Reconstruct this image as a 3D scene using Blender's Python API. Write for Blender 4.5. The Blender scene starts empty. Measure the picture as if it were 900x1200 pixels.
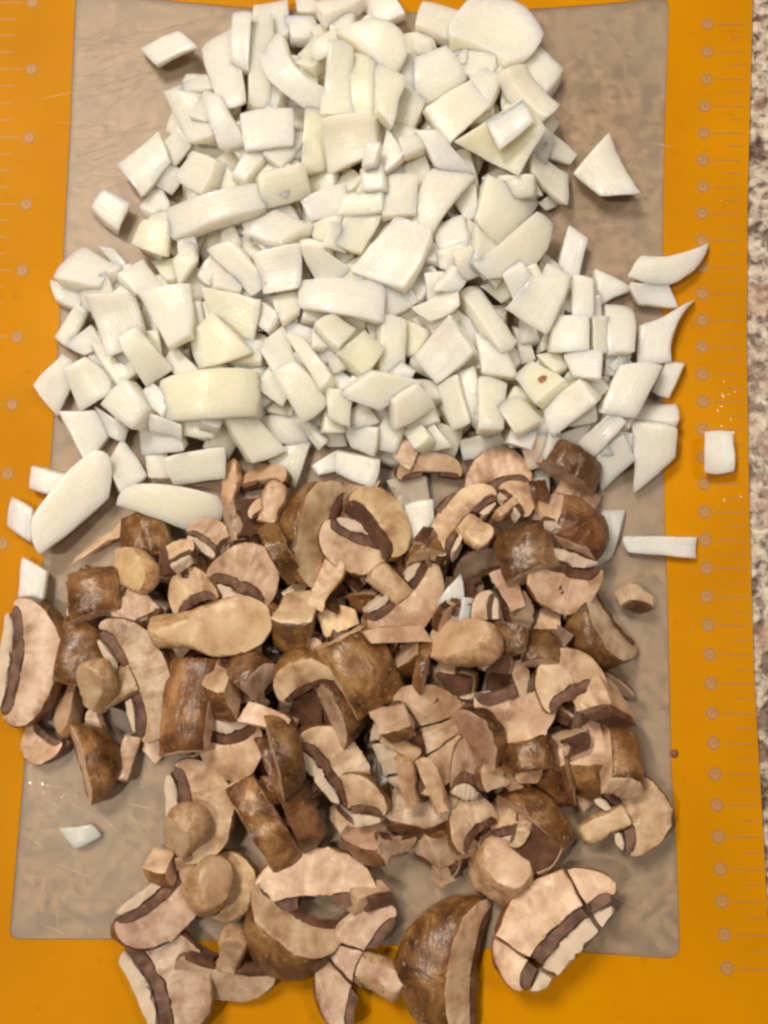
import bpy, bmesh, math, random
import numpy as np
from mathutils import Vector, Matrix, Euler, noise

random.seed(7)
S = bpy.context.scene
COL = S.collection

# ------------------------------------------------------------------ camera, light, exposure
FOV = math.radians(52)
CP = (0.02056, -0.07282, 0.35899)
CR = (0.13577, 0.02544, 0.02376)
cam_d = bpy.data.cameras.new('camera'); cam = bpy.data.objects.new('camera', cam_d); COL.objects.link(cam)
cam_d.sensor_fit = 'VERTICAL'; cam_d.angle = FOV
cam_d.clip_start = 0.01; cam_d.clip_end = 50
cam.location = CP; cam.rotation_euler = CR
S.camera = cam

W = bpy.data.worlds.new('World'); S.world = W; W.use_nodes = True
W.node_tree.nodes['Background'].inputs[0].default_value = (1.0, 0.86, 0.70, 1)
W.node_tree.nodes['Background'].inputs[1].default_value = 0.15

def lamp(name, loc, target, size, power, color):
    d = bpy.data.lights.new(name, 'AREA'); d.shape = 'DISK'; d.size = size; d.energy = power; d.color = color
    o = bpy.data.objects.new(name, d); COL.objects.link(o); o.location = loc
    o.rotation_euler = (Vector(target) - Vector(loc)).to_track_quat('-Z', 'Y').to_euler()
    return o
WARM = (1.0, 0.87, 0.71)
lamp('ceiling_lamp', (-0.55, 0.75, 1.5), (0, 0, 0), 0.50, 25, WARM)
lamp('ceiling_lamp', (0.75, 0.35, 1.6), (0, 0, 0), 0.35, 7, WARM)
lamp('ceiling_lamp', (-0.7, -0.25, 1.6), (0, 0, 0), 0.07, 12, WARM)

S.view_settings.view_transform = 'Standard'; S.view_settings.look = 'None'
S.view_settings.exposure = -0.26; S.view_settings.gamma = 1.0
try: S.view_settings.use_curve_mapping = False
except Exception: pass
S.cycles.use_denoising = True
S.cycles.max_bounces = 16; S.cycles.diffuse_bounces = 8
S.cycles.transmission_bounces = 8
S.cycles.sample_clamp_indirect = 10.0
S.cycles.filter_width = 2.6

# ------------------------------------------------------------------ pixel -> place
RM = np.array(Euler(CR).to_matrix()); FPX = 600 / math.tan(FOV / 2)
def at(px, py, z=0.0):
    d = RM @ np.array([(px - 450) / FPX, (600 - py) / FPX, -1.0])
    t = (z - CP[2]) / d[2]
    return (CP[0] + d[0] * t, CP[1] + d[1] * t)

# ------------------------------------------------------------------ materials
def mat(name):
    m = bpy.data.materials.new(name); m.use_nodes = True
    nt = m.node_tree; b = nt.nodes['Principled BSDF']
    return m, nt, b
def N(nt, t, **kw):
    n = nt.nodes.new(t)
    for k, v in kw.items():
        if k.startswith('i_'):
            n.inputs[k[2:].replace('_', ' ')].default_value = v
        else: setattr(n, k, v)
    return n
def L(nt, a, b): nt.links.new(a, b)
def ramp(nt, fac, stops):
    r = N(nt, 'ShaderNodeValToRGB'); e = r.color_ramp.elements
    while len(e) < len(stops): e.new(0.5)
    for el, (p, c) in zip(e, stops): el.position = p; el.color = (*c, 1) if len(c) == 3 else c
    L(nt, fac, r.inputs[0]); return r.outputs[0]
def mix(nt, f, a, b, mode='MIX'):
    n = N(nt, 'ShaderNodeMix', data_type='RGBA', blend_type=mode)
    for sock, v in ((n.inputs[0], f), (n.inputs[6], a), (n.inputs[7], b)):
        if hasattr(v, 'is_output'): L(nt, v, sock)
        else: sock.default_value = v if isinstance(v, (int, float)) else (*v, 1)
    return n.outputs[2]
def noise_tex(nt, vec, scale, detail=3, rough=0.55, dist=0.0):
    n = N(nt, 'ShaderNodeTexNoise'); n.inputs['Scale'].default_value = scale
    n.inputs['Detail'].default_value = detail; n.inputs['Roughness'].default_value = rough
    n.inputs['Distortion'].default_value = dist
    L(nt, vec, n.inputs['Vector']); return n
def bump(nt, h, strength, dist, prev=None):
    n = N(nt, 'ShaderNodeBump'); n.inputs['Strength'].default_value = strength
    n.inputs['Distance'].default_value = dist; L(nt, h, n.inputs['Height'])
    if prev is not None: L(nt, prev, n.inputs['Normal'])
    return n.outputs[0]
def oattr(nt, name):
    n = N(nt, 'ShaderNodeAttribute', attribute_type='OBJECT', attribute_name=name); return n

def coords(nt, seed=True):
    tc = N(nt, 'ShaderNodeTexCoord')
    if not seed: return tc.outputs['Object']
    oi = N(nt, 'ShaderNodeObjectInfo')
    mul = N(nt, 'ShaderNodeMath', operation='MULTIPLY'); mul.inputs[1].default_value = 37.0
    L(nt, oi.outputs['Random'], mul.inputs[0])
    ad = N(nt, 'ShaderNodeVectorMath', operation='ADD')
    L(nt, tc.outputs['Object'], ad.inputs[0]); L(nt, mul.outputs[0], ad.inputs[1])
    return ad.outputs[0]

M = {}
def onion_material():
    m, nt, b = mat('onion_flesh')
    v = coords(nt); oi = N(nt, 'ShaderNodeObjectInfo')
    ti = oattr(nt, 'tint')
    # soft blotches, then the pale veins that run along each layer
    n1 = noise_tex(nt, v, 130, 3)
    base = mix(nt, n1.outputs[0], (0.965, 0.935, 0.88), (0.95, 0.91, 0.835))
    base = mix(nt, 1.0, base, ti.outputs['Color'], 'MULTIPLY')
    mp = N(nt, 'ShaderNodeMapping'); mp.inputs['Scale'].default_value = (90, 700, 90); L(nt, v, mp.inputs[0])
    n2 = noise_tex(nt, mp.outputs[0], 1.0, 2, 0.6)
    vein = ramp(nt, n2.outputs[0], [(0.42, (0, 0, 0)), (0.62, (1, 1, 1))])
    base = mix(nt, vein, base, mix(nt, 1.0, base, (0.96, 0.965, 0.95), 'MULTIPLY'))
    L(nt, base, b.inputs['Base Color'])
    b.subsurface_method = 'RANDOM_WALK'
    b.inputs['Subsurface Weight'].default_value = 1.0
    b.inputs['Subsurface Radius'].default_value = (1.0, 0.80, 0.54)
    b.inputs['Subsurface Scale'].default_value = 0.0085
    n3 = noise_tex(nt, v, 420, 2)
    L(nt, ramp(nt, n3.outputs[0], [(0.38, (0.08,) * 3), (0.50, (0.24,) * 3), (0.7, (0.45,) * 3)]), b.inputs['Roughness'])
    b.inputs['IOR'].default_value = 1.40
    # the fine ridges that run along a layer, and the grain of the cells
    wv = N(nt, 'ShaderNodeTexWave', bands_direction='Y'); wv.inputs['Scale'].default_value = 210; wv.inputs['Distortion'].default_value = 2.2
    wv.inputs['Detail'].default_value = 2; wv.inputs['Detail Scale'].default_value = 0.6; L(nt, v, wv.inputs[0])
    nb = bump(nt, wv.outputs[1], 0.10, 0.0003)
    n4 = noise_tex(nt, v, 1100, 3); nb = bump(nt, n4.outputs[0], 0.45, 0.0003, nb)
    L(nt, nb, b.inputs['Normal'])
    tl = N(nt, 'ShaderNodeBsdfTranslucent'); L(nt, base, tl.inputs[0])
    ms = N(nt, 'ShaderNodeMixShader'); ms.inputs[0].default_value = 0.0
    L(nt, b.outputs[0], ms.inputs[1]); L(nt, tl.outputs[0], ms.inputs[2]); L(nt, ms.outputs[0], nt.nodes['Material Output'].inputs[0])
    return m
def skin_material():
    m, nt, b = mat('mushroom_skin')
    v = coords(nt); to = oattr(nt, 'tone')
    n1 = noise_tex(nt, v, 95, 4, 0.6, 0.6)
    c = ramp(nt, n1.outputs[0], [(0.32, (0.06, 0.024, 0.009)), (0.5, (0.20, 0.095, 0.034)), (0.68, (0.43, 0.25, 0.11))])
    mp = N(nt, 'ShaderNodeMapping'); mp.inputs['Scale'].default_value = (260, 900, 260); L(nt, v, mp.inputs[0])
    n2 = noise_tex(nt, mp.outputs[0], 1.0, 3, 0.65, 0.3)
    f = ramp(nt, n2.outputs[0], [(0.56, (0, 0, 0)), (0.74, (1, 1, 1))])
    c = mix(nt, f, c, (0.15, 0.06, 0.025))
    n3 = noise_tex(nt, v, 480, 2)
    f2 = ramp(nt, n3.outputs[0], [(0.70, (0, 0, 0)), (0.76, (1, 1, 1))])
    c = mix(nt, f2, c, (0.09, 0.04, 0.02))
    n5 = noise_tex(nt, v, 700, 3)
    c = mix(nt, ramp(nt, n5.outputs[0], [(0.60, (0, 0, 0)), (0.72, (0.6,) * 3)]), c, (0.52, 0.37, 0.22))
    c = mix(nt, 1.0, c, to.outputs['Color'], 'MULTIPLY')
    L(nt, c, b.inputs['Base Color'])
    b.inputs['Subsurface Weight'].default_value = 0.15
    b.inputs['Subsurface Radius'].default_value = (1, .6, .35); b.inputs['Subsurface Scale'].default_value = 0.0015
    b.inputs['Roughness'].default_value = 0.30; b.inputs['Specular IOR Level'].default_value = 0.55
    nb = bump(nt, n1.outputs[0], 0.35, 0.0008); nb = bump(nt, n2.outputs[0], 0.55, 0.0004, nb)
    L(nt, nb, b.inputs['Normal']); return m
def flesh_material(c0=(0.27, 0.145, 0.08), c1=(0.58, 0.40, 0.27), c2=(0.84, 0.69, 0.53)):
    m, nt, b = mat('mushroom_flesh')
    v = coords(nt); to = oattr(nt, 'tone')
    n1 = noise_tex(nt, v, 110, 4, 0.6)
    c = ramp(nt, n1.outputs[0], [(0.25, c0), (0.45, c1), (0.72, c2)])
    n2 = noise_tex(nt, v, 900, 3)
    f = ramp(nt, n2.outputs[0], [(0.64, (0, 0, 0)), (0.78, (0.6,) * 3)])
    c = mix(nt, f, c, (0.45, 0.28, 0.18))
    n3 = noise_tex(nt, v, 60, 2)
    f3 = ramp(nt, n3.outputs[0], [(0.55, (0, 0, 0)), (0.72, (0.5,) * 3)])
    c = mix(nt, f3, c, (0.36, 0.175, 0.09))
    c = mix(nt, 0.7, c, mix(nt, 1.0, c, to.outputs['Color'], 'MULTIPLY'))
    L(nt, c, b.inputs['Base Color'])
    b.inputs['Subsurface Weight'].default_value = 0.3
    b.inputs['Subsurface Radius'].default_value = (1, .65, .4); b.inputs['Subsurface Scale'].default_value = 0.002
    b.inputs['Roughness'].default_value = 0.36
    mp = N(nt, 'ShaderNodeMapping'); mp.inputs['Scale'].default_value = (300, 300, 90); L(nt, v, mp.inputs[0])
    n4 = noise_tex(nt, mp.outputs[0], 1.0, 4)
    nb = bump(nt, n4.outputs[0], 0.35, 0.0006); nb = bump(nt, n2.outputs[0], 0.2, 0.0003, nb)
    L(nt, nb, b.inputs['Normal']); return m
def gill_material():
    m, nt, b = mat('mushroom_gills')
    tc = N(nt, 'ShaderNodeTexCoord')
    sp = N(nt, 'ShaderNodeUVMap'); sp.uv_map = 'UVMap'
    mp = N(nt, 'ShaderNodeMapping'); mp.inputs['Scale'].default_value = (60, 2.0, 1); L(nt, sp.outputs[0], mp.inputs[0])
    w = N(nt, 'ShaderNodeTexWave'); w.inputs['Scale'].default_value = 1.0; w.inputs['Distortion'].default_value = 1.5
    w.inputs['Detail'].default_value = 2; L(nt, mp.outputs[0], w.inputs[0])
    n1 = noise_tex(nt, coords(nt), 200, 3)
    mp2 = N(nt, 'ShaderNodeMapping'); mp2.inputs['Scale'].default_value = (1, 0.25, 0.25); L(nt, tc.outputs['Object'], mp2.inputs[0])
    w2 = N(nt, 'ShaderNodeTexWave'); w2.inputs['Scale'].default_value = 420; w2.inputs['Distortion'].default_value = 3.0
    w2.inputs['Detail'].default_value = 2; L(nt, mp2.outputs[0], w2.inputs[0])
    wm = N(nt, 'ShaderNodeMath', operation='MULTIPLY'); L(nt, w.outputs[1], wm.inputs[0]); L(nt, w2.outputs[1], wm.inputs[1])
    c = ramp(nt, wm.outputs[0], [(0.05, (0.085, 0.034, 0.017)), (0.6, (0.29, 0.132, 0.068))])
    c = mix(nt, ramp(nt, n1.outputs[0], [(0.4, (0, 0, 0)), (0.7, (0.6,) * 3)]), c, (0.30, 0.15, 0.085))
    L(nt, c, b.inputs['Base Color']); b.inputs['Roughness'].default_value = 0.55
    L(nt, bump(nt, wm.outputs[0], 0.8, 0.0006), b.inputs['Normal']); return m
def stem_material():
    m, nt, b = mat('mushroom_stem_skin')
    v = coords(nt); to = oattr(nt, 'tone')
    mp = N(nt, 'ShaderNodeMapping'); mp.inputs['Scale'].default_value = (500, 500, 110); L(nt, v, mp.inputs[0])
    n1 = noise_tex(nt, mp.outputs[0], 1.0, 4, 0.6)
    c = ramp(nt, n1.outputs[0], [(0.28, (0.33, 0.18, 0.085)), (0.5, (0.53, 0.35, 0.20)), (0.72, (0.68, 0.51, 0.34))])
    n2 = noise_tex(nt, v, 90, 3)
    f = ramp(nt, n2.outputs[0], [(0.5, (0, 0, 0)), (0.75, (0.75,) * 3)])
    c = mix(nt, f, c, (0.40, 0.185, 0.065))
    n3 = noise_tex(nt, v, 350, 2)
    f2 = ramp(nt, n3.outputs[0], [(0.76, (0, 0, 0)), (0.77, (1, 1, 1))])
    c = mix(nt, f2, c, (0.14, 0.07, 0.03))
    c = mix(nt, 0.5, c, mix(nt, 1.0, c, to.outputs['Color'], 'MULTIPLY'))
    L(nt, c, b.inputs['Base Color'])
    b.inputs['Subsurface Weight'].default_value = 0.25
    b.inputs['Subsurface Radius'].default_value = (1, .6, .35); b.inputs['Subsurface Scale'].default_value = 0.0015
    b.inputs['Roughness'].default_value = 0.42
    nb = bump(nt, n1.outputs[0], 0.6, 0.0007); L(nt, nb, b.inputs['Normal']); return m
def granite_material():
    m, nt, b = mat('granite')
    v = coords(nt, False)
    n1 = noise_tex(nt, v, 300, 3, 0.55, 0.4)
    c = ramp(nt, n1.outputs[0], [(0.32, (0.05, 0.035, 0.03)), (0.42, (0.26, 0.205, 0.17)), (0.50, (0.48, 0.41, 0.34)), (0.66, (0.74, 0.66, 0.57))])
    n2 = noise_tex(nt, v, 95, 3, 0.5, 0.5)
    f2 = ramp(nt, n2.outputs[0], [(0.53, (0, 0, 0)), (0.60, (1, 1, 1))])
    c = mix(nt, f2, c, mix(nt, 1.0, c, (0.34, 0.27, 0.25), 'MULTIPLY'))
    n3 = noise_tex(nt, v, 60, 3)
    c = mix(nt, ramp(nt, n3.outputs[0], [(0.52, (0, 0, 0)), (0.68, (0.5,) * 3)]), c, (0.50, 0.30, 0.21))
    L(nt, c, b.inputs['Base Color']); b.inputs['Roughness'].default_value = 0.4
    return m
def orange_material():
    m, nt, b = mat('orange_plastic')
    v = coords(nt, False)
    n1 = noise_tex(nt, v, 14, 4)
    c = mix(nt, ramp(nt, n1.outputs[0], [(0.3, (0, 0, 0)), (0.7, (1, 1, 1))]), (0.51, 0.21, 0.0), (0.65, 0.275, 0.0))
    n2 = noise_tex(nt, v, 140, 4, 0.7)
    c = mix(nt, ramp(nt, n2.outputs[0], [(0.60, (0, 0, 0)), (0.75, (0.5,) * 3)]), c, (0.42, 0.16, 0.006))
    L(nt, c, b.inputs['Base Color'])
    b.inputs['Specular IOR Level'].default_value = 0.06
    n3 = noise_tex(nt, v, 25, 3)
    L(nt, ramp(nt, n3.outputs[0], [(0.3, (0.38,) * 3), (0.7, (0.55,) * 3)]), b.inputs['Roughness'])
    n4 = noise_tex(nt, v, 1500, 2)
    L(nt, bump(nt, n4.outputs[0], 0.15, 0.0002), b.inputs['Normal'])
    return m
def panel_material():
    m, nt, b = mat('frosted_plastic')
    v = coords(nt, False)
    n1 = noise_tex(nt, v, 18, 3)
    n4 = noise_tex(nt, v, 1200, 2); nrm = bump(nt, n4.outputs[0], 0.2, 0.0002)
    rf = N(nt, 'ShaderNodeBsdfRefraction'); rf.inputs['Roughness'].default_value = 0.30; rf.inputs['IOR'].default_value = 1.3
    L(nt, mix(nt, n1.outputs[0], (0.98, 0.90, 0.80), (1.0, 0.94, 0.85)), rf.inputs['Color']); pass
    df = N(nt, 'ShaderNodeBsdfDiffuse'); L(nt, mix(nt, n1.outputs[0], (0.52, 0.43, 0.345), (0.62, 0.53, 0.43)), df.inputs['Color'])
    tp = N(nt, 'ShaderNodeBsdfTransparent'); tp.inputs[0].default_value = (0.97, 0.90, 0.80, 1)
    m0 = N(nt, 'ShaderNodeMixShader'); m0.inputs[0].default_value = 0.42; L(nt, rf.outputs[0], m0.inputs[1]); L(nt, tp.outputs[0], m0.inputs[2])
    n5 = noise_tex(nt, v, 30, 4)
    m1 = N(nt, 'ShaderNodeMixShader'); L(nt, ramp(nt, n5.outputs[0], [(0.3, (0.22,) * 3), (0.7, (0.42,) * 3)]), m1.inputs[0]); L(nt, m0.outputs[0], m1.inputs[1]); L(nt, df.outputs[0], m1.inputs[2])
    gl = N(nt, 'ShaderNodeBsdfGlossy'); gl.inputs['Roughness'].default_value = 0.42; gl.inputs['Color'].default_value = (1, 1, 1, 1)
    m2 = N(nt, 'ShaderNodeMixShader'); m2.inputs[0].default_value = 0.025; L(nt, m1.outputs[0], m2.inputs[1]); L(nt, gl.outputs[0], m2.inputs[2])
    L(nt, m2.outputs[0], nt.nodes['Material Output'].inputs[0])
    return m
def plain(name, col, rough=0.5, trans=0.0, ior=1.45):
    m, nt, b = mat(name)
    n1 = noise_tex(nt, coords(nt, False), 300, 2)
    L(nt, mix(nt, n1.outputs[0], tuple(x * 0.85 for x in col), tuple(min(1, x * 1.1) for x in col)), b.inputs['Base Color'])
    b.inputs['Roughness'].default_value = rough; b.inputs['Transmission Weight'].default_value = trans
    b.inputs['IOR'].default_value = ior
    return m
M['onion'] = onion_material(); M['skin'] = skin_material(); M['flesh'] = flesh_material(); M['gill'] = gill_material()
M['stem'] = stem_material(); M['stalk_flesh'] = flesh_material((0.40, 0.24, 0.13), (0.57, 0.395, 0.25), (0.69, 0.53, 0.375)); M['veil'] = plain('mushroom_veil', (0.66, 0.54, 0.42), 0.6); M['granite'] = granite_material(); M['orange'] = orange_material(); M['panel'] = panel_material()
M['ink'] = plain('grey_ink', (0.37, 0.20, 0.085), 0.5)
M['disc'] = plain('pale_ink', (0.50, 0.255, 0.075), 0.5)
M['pale_tick'] = plain('tick_ink', (0.50, 0.27, 0.10), 0.5)  # inch ticks: one even pale brown
M['scratch'] = plain('scratched_plastic', (0.85, 0.74, 0.60), 0.6)
m_, nt_, b_ = mat('water'); tr_ = N(nt_, 'ShaderNodeBsdfTransparent'); gl_ = N(nt_, 'ShaderNodeBsdfGlossy'); gl_.inputs['Roughness'].default_value = 0.12
mx_ = N(nt_, 'ShaderNodeMixShader'); mx_.inputs[0].default_value = 0.07; L(nt_, tr_.outputs[0], mx_.inputs[1]); L(nt_, gl_.outputs[0], mx_.inputs[2])
L(nt_, mx_.outputs[0], nt_.nodes['Material Output'].inputs[0]); M['water'] = m_
M['speck'] = plain('brown_skin_speck', (0.38, 0.13, 0.05), 0.5)
M['crumb'] = plain('mushroom_crumb', (0.24, 0.11, 0.05), 0.6)

# ------------------------------------------------------------------ object helpers
def add(name, me, mats, parent=None):
    for m in mats if isinstance(mats, (list, tuple)) else [mats]: me.materials.append(m)
    o = bpy.data.objects.new(name, me); COL.objects.link(o)
    if parent is not None: o.parent = parent
    return o
def tag(o, label, cat, group=None, kind=None):
    if label: o['label'] = label
    if cat: o['category'] = cat
    if group: o['group'] = group
    if kind: o['kind'] = kind
    return o
def bm_mesh(bm, name, smooth=None):
    me = bpy.data.meshes.new(name); bm.to_mesh(me); bm.free()
    if smooth is not None:
        for p in me.polygons: p.use_smooth = True
        me.set_sharp_from_angle(angle=math.radians(smooth))
    return me

# ------------------------------------------------------------------ worktop and mat
MAT_Z = 0.0            # top of the mat is the zero level everything rests on
bm = bmesh.new(); bmesh.ops.create_grid(bm, x_segments=1, y_segments=1, size=1.2)
top = add('countertop', bm_mesh(bm, 'countertop'), M['granite']); top.location = (0, 0, -0.0020)
tag(top, 'speckled grey and brown granite worktop under the mat', None, kind='structure')

LEFT = [(88, 6), (82, 150), (73, 320), (62, 500), (48, 680), (28, 900), (12, 1086)]
BOT = [(24, 1101), (150, 1101), (300, 1104), (500, 1109), (680, 1116), (780, 1123)]
RIGHT = [(797, 1104), (793, 1000), (787, 900), (783, 720), (779, 600), (777, 400), (777, 300), (779, 150), (784, 12)]
TOP = [(770, -2), (700, 5), (600, 12), (450, 15), (290, 9), (180, -1), (100, -5)]
def corner(a, b, c): return [((1 - t) ** 2 * a[0] + 2 * t * (1 - t) * b[0] + t * t * c[0], (1 - t) ** 2 * a[1] + 2 * t * (1 - t) * b[1] + t * t * c[1]) for t in (0.25, 0.5, 0.75)]
inner_px = LEFT + corner(LEFT[-1], (9, 1101), BOT[0]) + BOT + corner(BOT[-1], (798, 1124), RIGHT[0]) + RIGHT + corner(RIGHT[-1], (785, -3), TOP[0]) + TOP + corner(TOP[-1], (88, -6), LEFT[0])
inner = [at(*p) for p in inner_px]
R_OUT = [(903, 1140), (893, 950), (884, 800), (878, 600), (875, 400), (876, 240), (882, 0), (885, -80)]
out_px = [(903, 1199)] + R_OUT + [(878, -100), (450, -92), (20, -100)] + [(-2, -70), (-12, 150), (-26, 400), (-45, 650), (-80, 1000), (-95, 1190)] + [(-60, 1212), (200, 1201), (500, 1203), (850, 1212)]
outer = [at(*p) for p in out_px]
def slab(loops, z1, z0, name):
    bm = bmesh.new(); edges = []
    for lp in loops:
        vs = [bm.verts.new((x, y, z1)) for x, y in lp]
        edges += [bm.edges.new((vs[i], vs[(i + 1) % len(vs)])) for i in range(len(vs))]
    fs = [f for f in bmesh.ops.triangle_fill(bm, edges=edges, use_beauty=True)['geom'] if isinstance(f, bmesh.types.BMFace)]
    for f in fs:
        f.normal_update()
        if f.normal.z < 0: f.normal_flip()
    ex = bmesh.ops.extrude_face_region(bm, geom=fs)
    for v in [g for g in ex['geom'] if isinstance(g, bmesh.types.BMVert)]: v.co.z = z0
    bmesh.ops.recalc_face_normals(bm, faces=bm.faces)
    return bm_mesh(bm, name)
mat_root = bpy.data.objects.new('cutting_mat', None); COL.objects.link(mat_root); mat_root.location = (0, 0, -0.002)
tag(mat_root, 'flexible cutting mat with orange ruler border and frosted see-through middle', 'cutting mat')
def mat_part(o): o.parent = mat_root; o.matrix_parent_inverse = Matrix.Translation((0, 0, 0.002)); return o
mat_part(add('border', slab([outer, inner], 0.0, -0.0016, 'border'), M['orange']))
cx = sum(p[0] for p in inner) / len(inner); cy = sum(p[1] for p in inner) / len(inner)
mat_part(add('panel', slab([[(cx + (x - cx) * 0.9992, cy + (y - cy) * 0.9992) for x, y in inner]], -0.0001, -0.0010, 'panel'), M['panel']))

# printed rulers: a ring with a figure and a long tick for each unit, short ticks between
def disc_mesh(r0, r1, name, seg=24):
    bm = bmesh.new()
    o = [bm.verts.new((r1 * math.cos(2 * math.pi * i / seg), r1 * math.sin(2 * math.pi * i / seg), 0)) for i in range(seg)]
    if r0 <= 0: bm.faces.new(o)
    else:
        n = [bm.verts.new((r0 * math.cos(2 * math.pi * i / seg), r0 * math.sin(2 * math.pi * i / seg), 0)) for i in range(seg)]
        for i in range(seg): bm.faces.new((n[i], o[i], o[(i + 1) % seg], n[(i + 1) % seg]))
    return bm_mesh(bm, name)
def bar_mesh(l, w, name):
    bm = bmesh.new(); bm.faces.new([bm.verts.new(p) for p in ((0, -w / 2, 0), (l, -w / 2, 0), (l, w / 2, 0), (0, w / 2, 0))])
    return bm_mesh(bm, name)
ring_me = disc_mesh(0.00165, 0.0022, 'ring'); ring_me.materials.append(M['ink'])
fill_me = disc_mesh(0, 0.00165, 'ring_fill'); fill_me.materials.append(M['disc'])
ring_l_me = disc_mesh(0.0016, 0.0021, 'ring'); ring_l_me.materials.append(M['ink'])
long_me = bar_mesh(0.0098, 0.00035, 'tick'); long_me.materials.append(M['ink'])
half_me = bar_mesh(0.0052, 0.0003, 'tick'); half_me.materials.append(M['ink'])
inch_me = bar_mesh(0.012, 0.0004, 'tick'); inch_me.materials.append(M['pale_tick'])
def mark(name, me, x, y, z, rz=0):
    o = bpy.data.objects.new(name, me); COL.objects.link(o); mat_part(o); o.location = (x, y, z); o.rotation_euler.z = rz; return o
num_cache = {}
def number_mesh(n):
    if n not in num_cache:
        c = bpy.data.curves.new('numeral', 'FONT'); c.body = str(n); c.size = 0.0026 if n < 10 else 0.0021
        c.align_x = 'CENTER'; c.align_y = 'CENTER'
        t = bpy.data.objects.new('numeral_tmp', c); COL.objects.link(t)
        dg = bpy.context.evaluated_depsgraph_get(); dg.update()
        me = bpy.data.meshes.new_from_object(t.evaluated_get(dg)); me.name = 'numeral'
        bpy.data.objects.remove(t); bpy.data.curves.remove(c)
        me.materials.clear(); me.materials.append(M['ink']); num_cache[n] = me
    return num_cache[n]
def ruler_mark(px, py, n, me):
    x, y = at(px, py); r = mark('ring_mark', me, x, y, 0.00008)
    for nm, mm, dz in (('ring_fill', fill_me, -0.00003), ('numeral', number_mesh(n), 0.00003)):
        c = bpy.data.objects.new(nm, mm); COL.objects.link(c); c.parent = r; c.location = (0, 0, dz)
CM = [(829, 23), (829, 57), (828, 90.5), (826, 124), (825, 156), (824, 188.5), (824, 221), (823, 252), (822.5, 284), (823, 316), (823, 346.5), (823, 377.5), (823, 408.5), (823, 440.5), (824, 472), (824, 505),
      (824, 538), (825, 567), (826, 600), (826.5, 632), (828, 665), (828, 698), (830, 731), (831.5, 765), (833, 798), (834.5, 833), (836, 868), (838, 905), (840, 941), (842, 979), (844, 1018), (846, 1057), (849, 1097), (852, 1138)]
# even spacing on the mat: fit the marks on a straight scale
cw = [at(*p) for p in CM]
A = np.array([[1, i] for i in range(len(cw))]); ky = np.linalg.lstsq(A, np.array([p[1] for p in cw]), rcond=None)[0]
for i, p in enumerate(cw):
    y = 0.6 * p[1] + 0.4 * (ky[0] + ky[1] * i); x = p[0]
    r = mark('ring_mark', ring_me, x, y, 0.00008)
    for nm, mm, dz in (('ring_fill', fill_me, -0.00003), ('numeral', number_mesh(i + 3), 0.00003)):
        c = bpy.data.objects.new(nm, mm); COL.objects.link(c); c.parent = r; c.location = (0, 0, dz)
    mark('tick_mark', long_me, x + 0.0036, y, 0.00006)
    if i + 1 < len(cw): mark('tick_mark', half_me, x + 0.0082, y - 0.0049, 0.00006)
INCH = [(38, 3), (37, 81), (34, 161.5), (31, 239.5), (26, 317), (20, 395), (14, 474), (9, 555), (3, 637)]
iw = [at(*p) for p in INCH]
for i, p in enumerate(iw):
    r = mark('ring_mark', ring_l_me, p[0], p[1], 0.00008)
    for nm, mm, dz in (('ring_fill', fill_me, -0.00003), ('numeral', number_mesh(i + 1), 0.00003)):
        c = bpy.data.objects.new(nm, mm); COL.objects.link(c); c.parent = r; c.location = (0, 0, dz)
    q = iw[i + 1] if i + 1 < len(iw) else (2 * p[0] - iw[i - 1][0], 2 * p[1] - iw[i - 1][1])
    for k in range(4):
        t = k / 4; x = p[0] + (q[0] - p[0]) * t; y = p[1] + (q[1] - p[1]) * t
        mark('tick_mark', inch_me, x - (0.0155 if k == 0 else 0.0185), y, 0.00006)

# knife scratches in the frosted panel and on the border: raised burrs, one mass
bm = bmesh.new(); rs = random.Random(3)
def scratch(p, q, w):
    a = Vector((*at(*p), 0)); b = Vector((*at(*q), 0)); d = (b - a); n = Vector((-d.y, d.x, 0)).normalized() * w
    k = 5; sag = rs.uniform(-1, 1) * 0.0006; pts = []
    for i in range(k + 1):
        t = i / k; c = a + d * t + n.normalized() * sag * 4 * t * (1 - t); ww = w * math.sin(math.pi * (0.08 + 0.84 * t))
        s = n.normalized() * ww
        pts.append((bm.verts.new((c.x - s.x, c.y - s.y, 0.00002)), bm.verts.new((c.x, c.y, 0.0001)), bm.verts.new((c.x + s.x, c.y + s.y, 0.00002))))
    for u, v in zip(pts, pts[1:]):
        bm.faces.new((u[0], v[0], v[1], u[1])); bm.faces.new((u[1], v[1], v[2], u[2]))
for p, q in [((88, 55), (232, 25)), ((90, 60), (165, 55)), ((85, 88), (190, 84)), ((84, 108), (150, 93)), ((84, 118), (200, 88)), ((84, 148), (150, 155)), ((60, 143), (140, 148)), ((84, 164), (190, 150)), ((84, 185), (140, 170)),
             ((84, 182), (180, 140)), ((82, 215), (110, 206)), ((84, 225), (130, 228)), ((88, 98), (120, 100)), ((40, 118), (96, 105)), ((85, 195), (150, 175)), ((83, 230), (120, 212)), ((95, 205), (135, 185)),
             ((655, 150), (676, 128)), ((640, 90), (690, 60)), ((735, 145), (745, 155)), ((752, 166), (790, 172)), ((672, 62), (690, 70)), ((690, 260), (730, 266)), ((150, 120), (190, 88)), ((140, 95), (185, 85)),
             ((60, 935), (120, 960)), ((130, 940), (190, 952)), ((110, 945), (150, 985)), ((150, 930), (175, 920)), ((60, 1010), (110, 1030)), ((700, 1040), (745, 1062)), ((745, 850), (775, 870)), ((745, 830), (780, 833))]:
    scratch(p, q, rs.uniform(0.00005, 0.0001))
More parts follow.
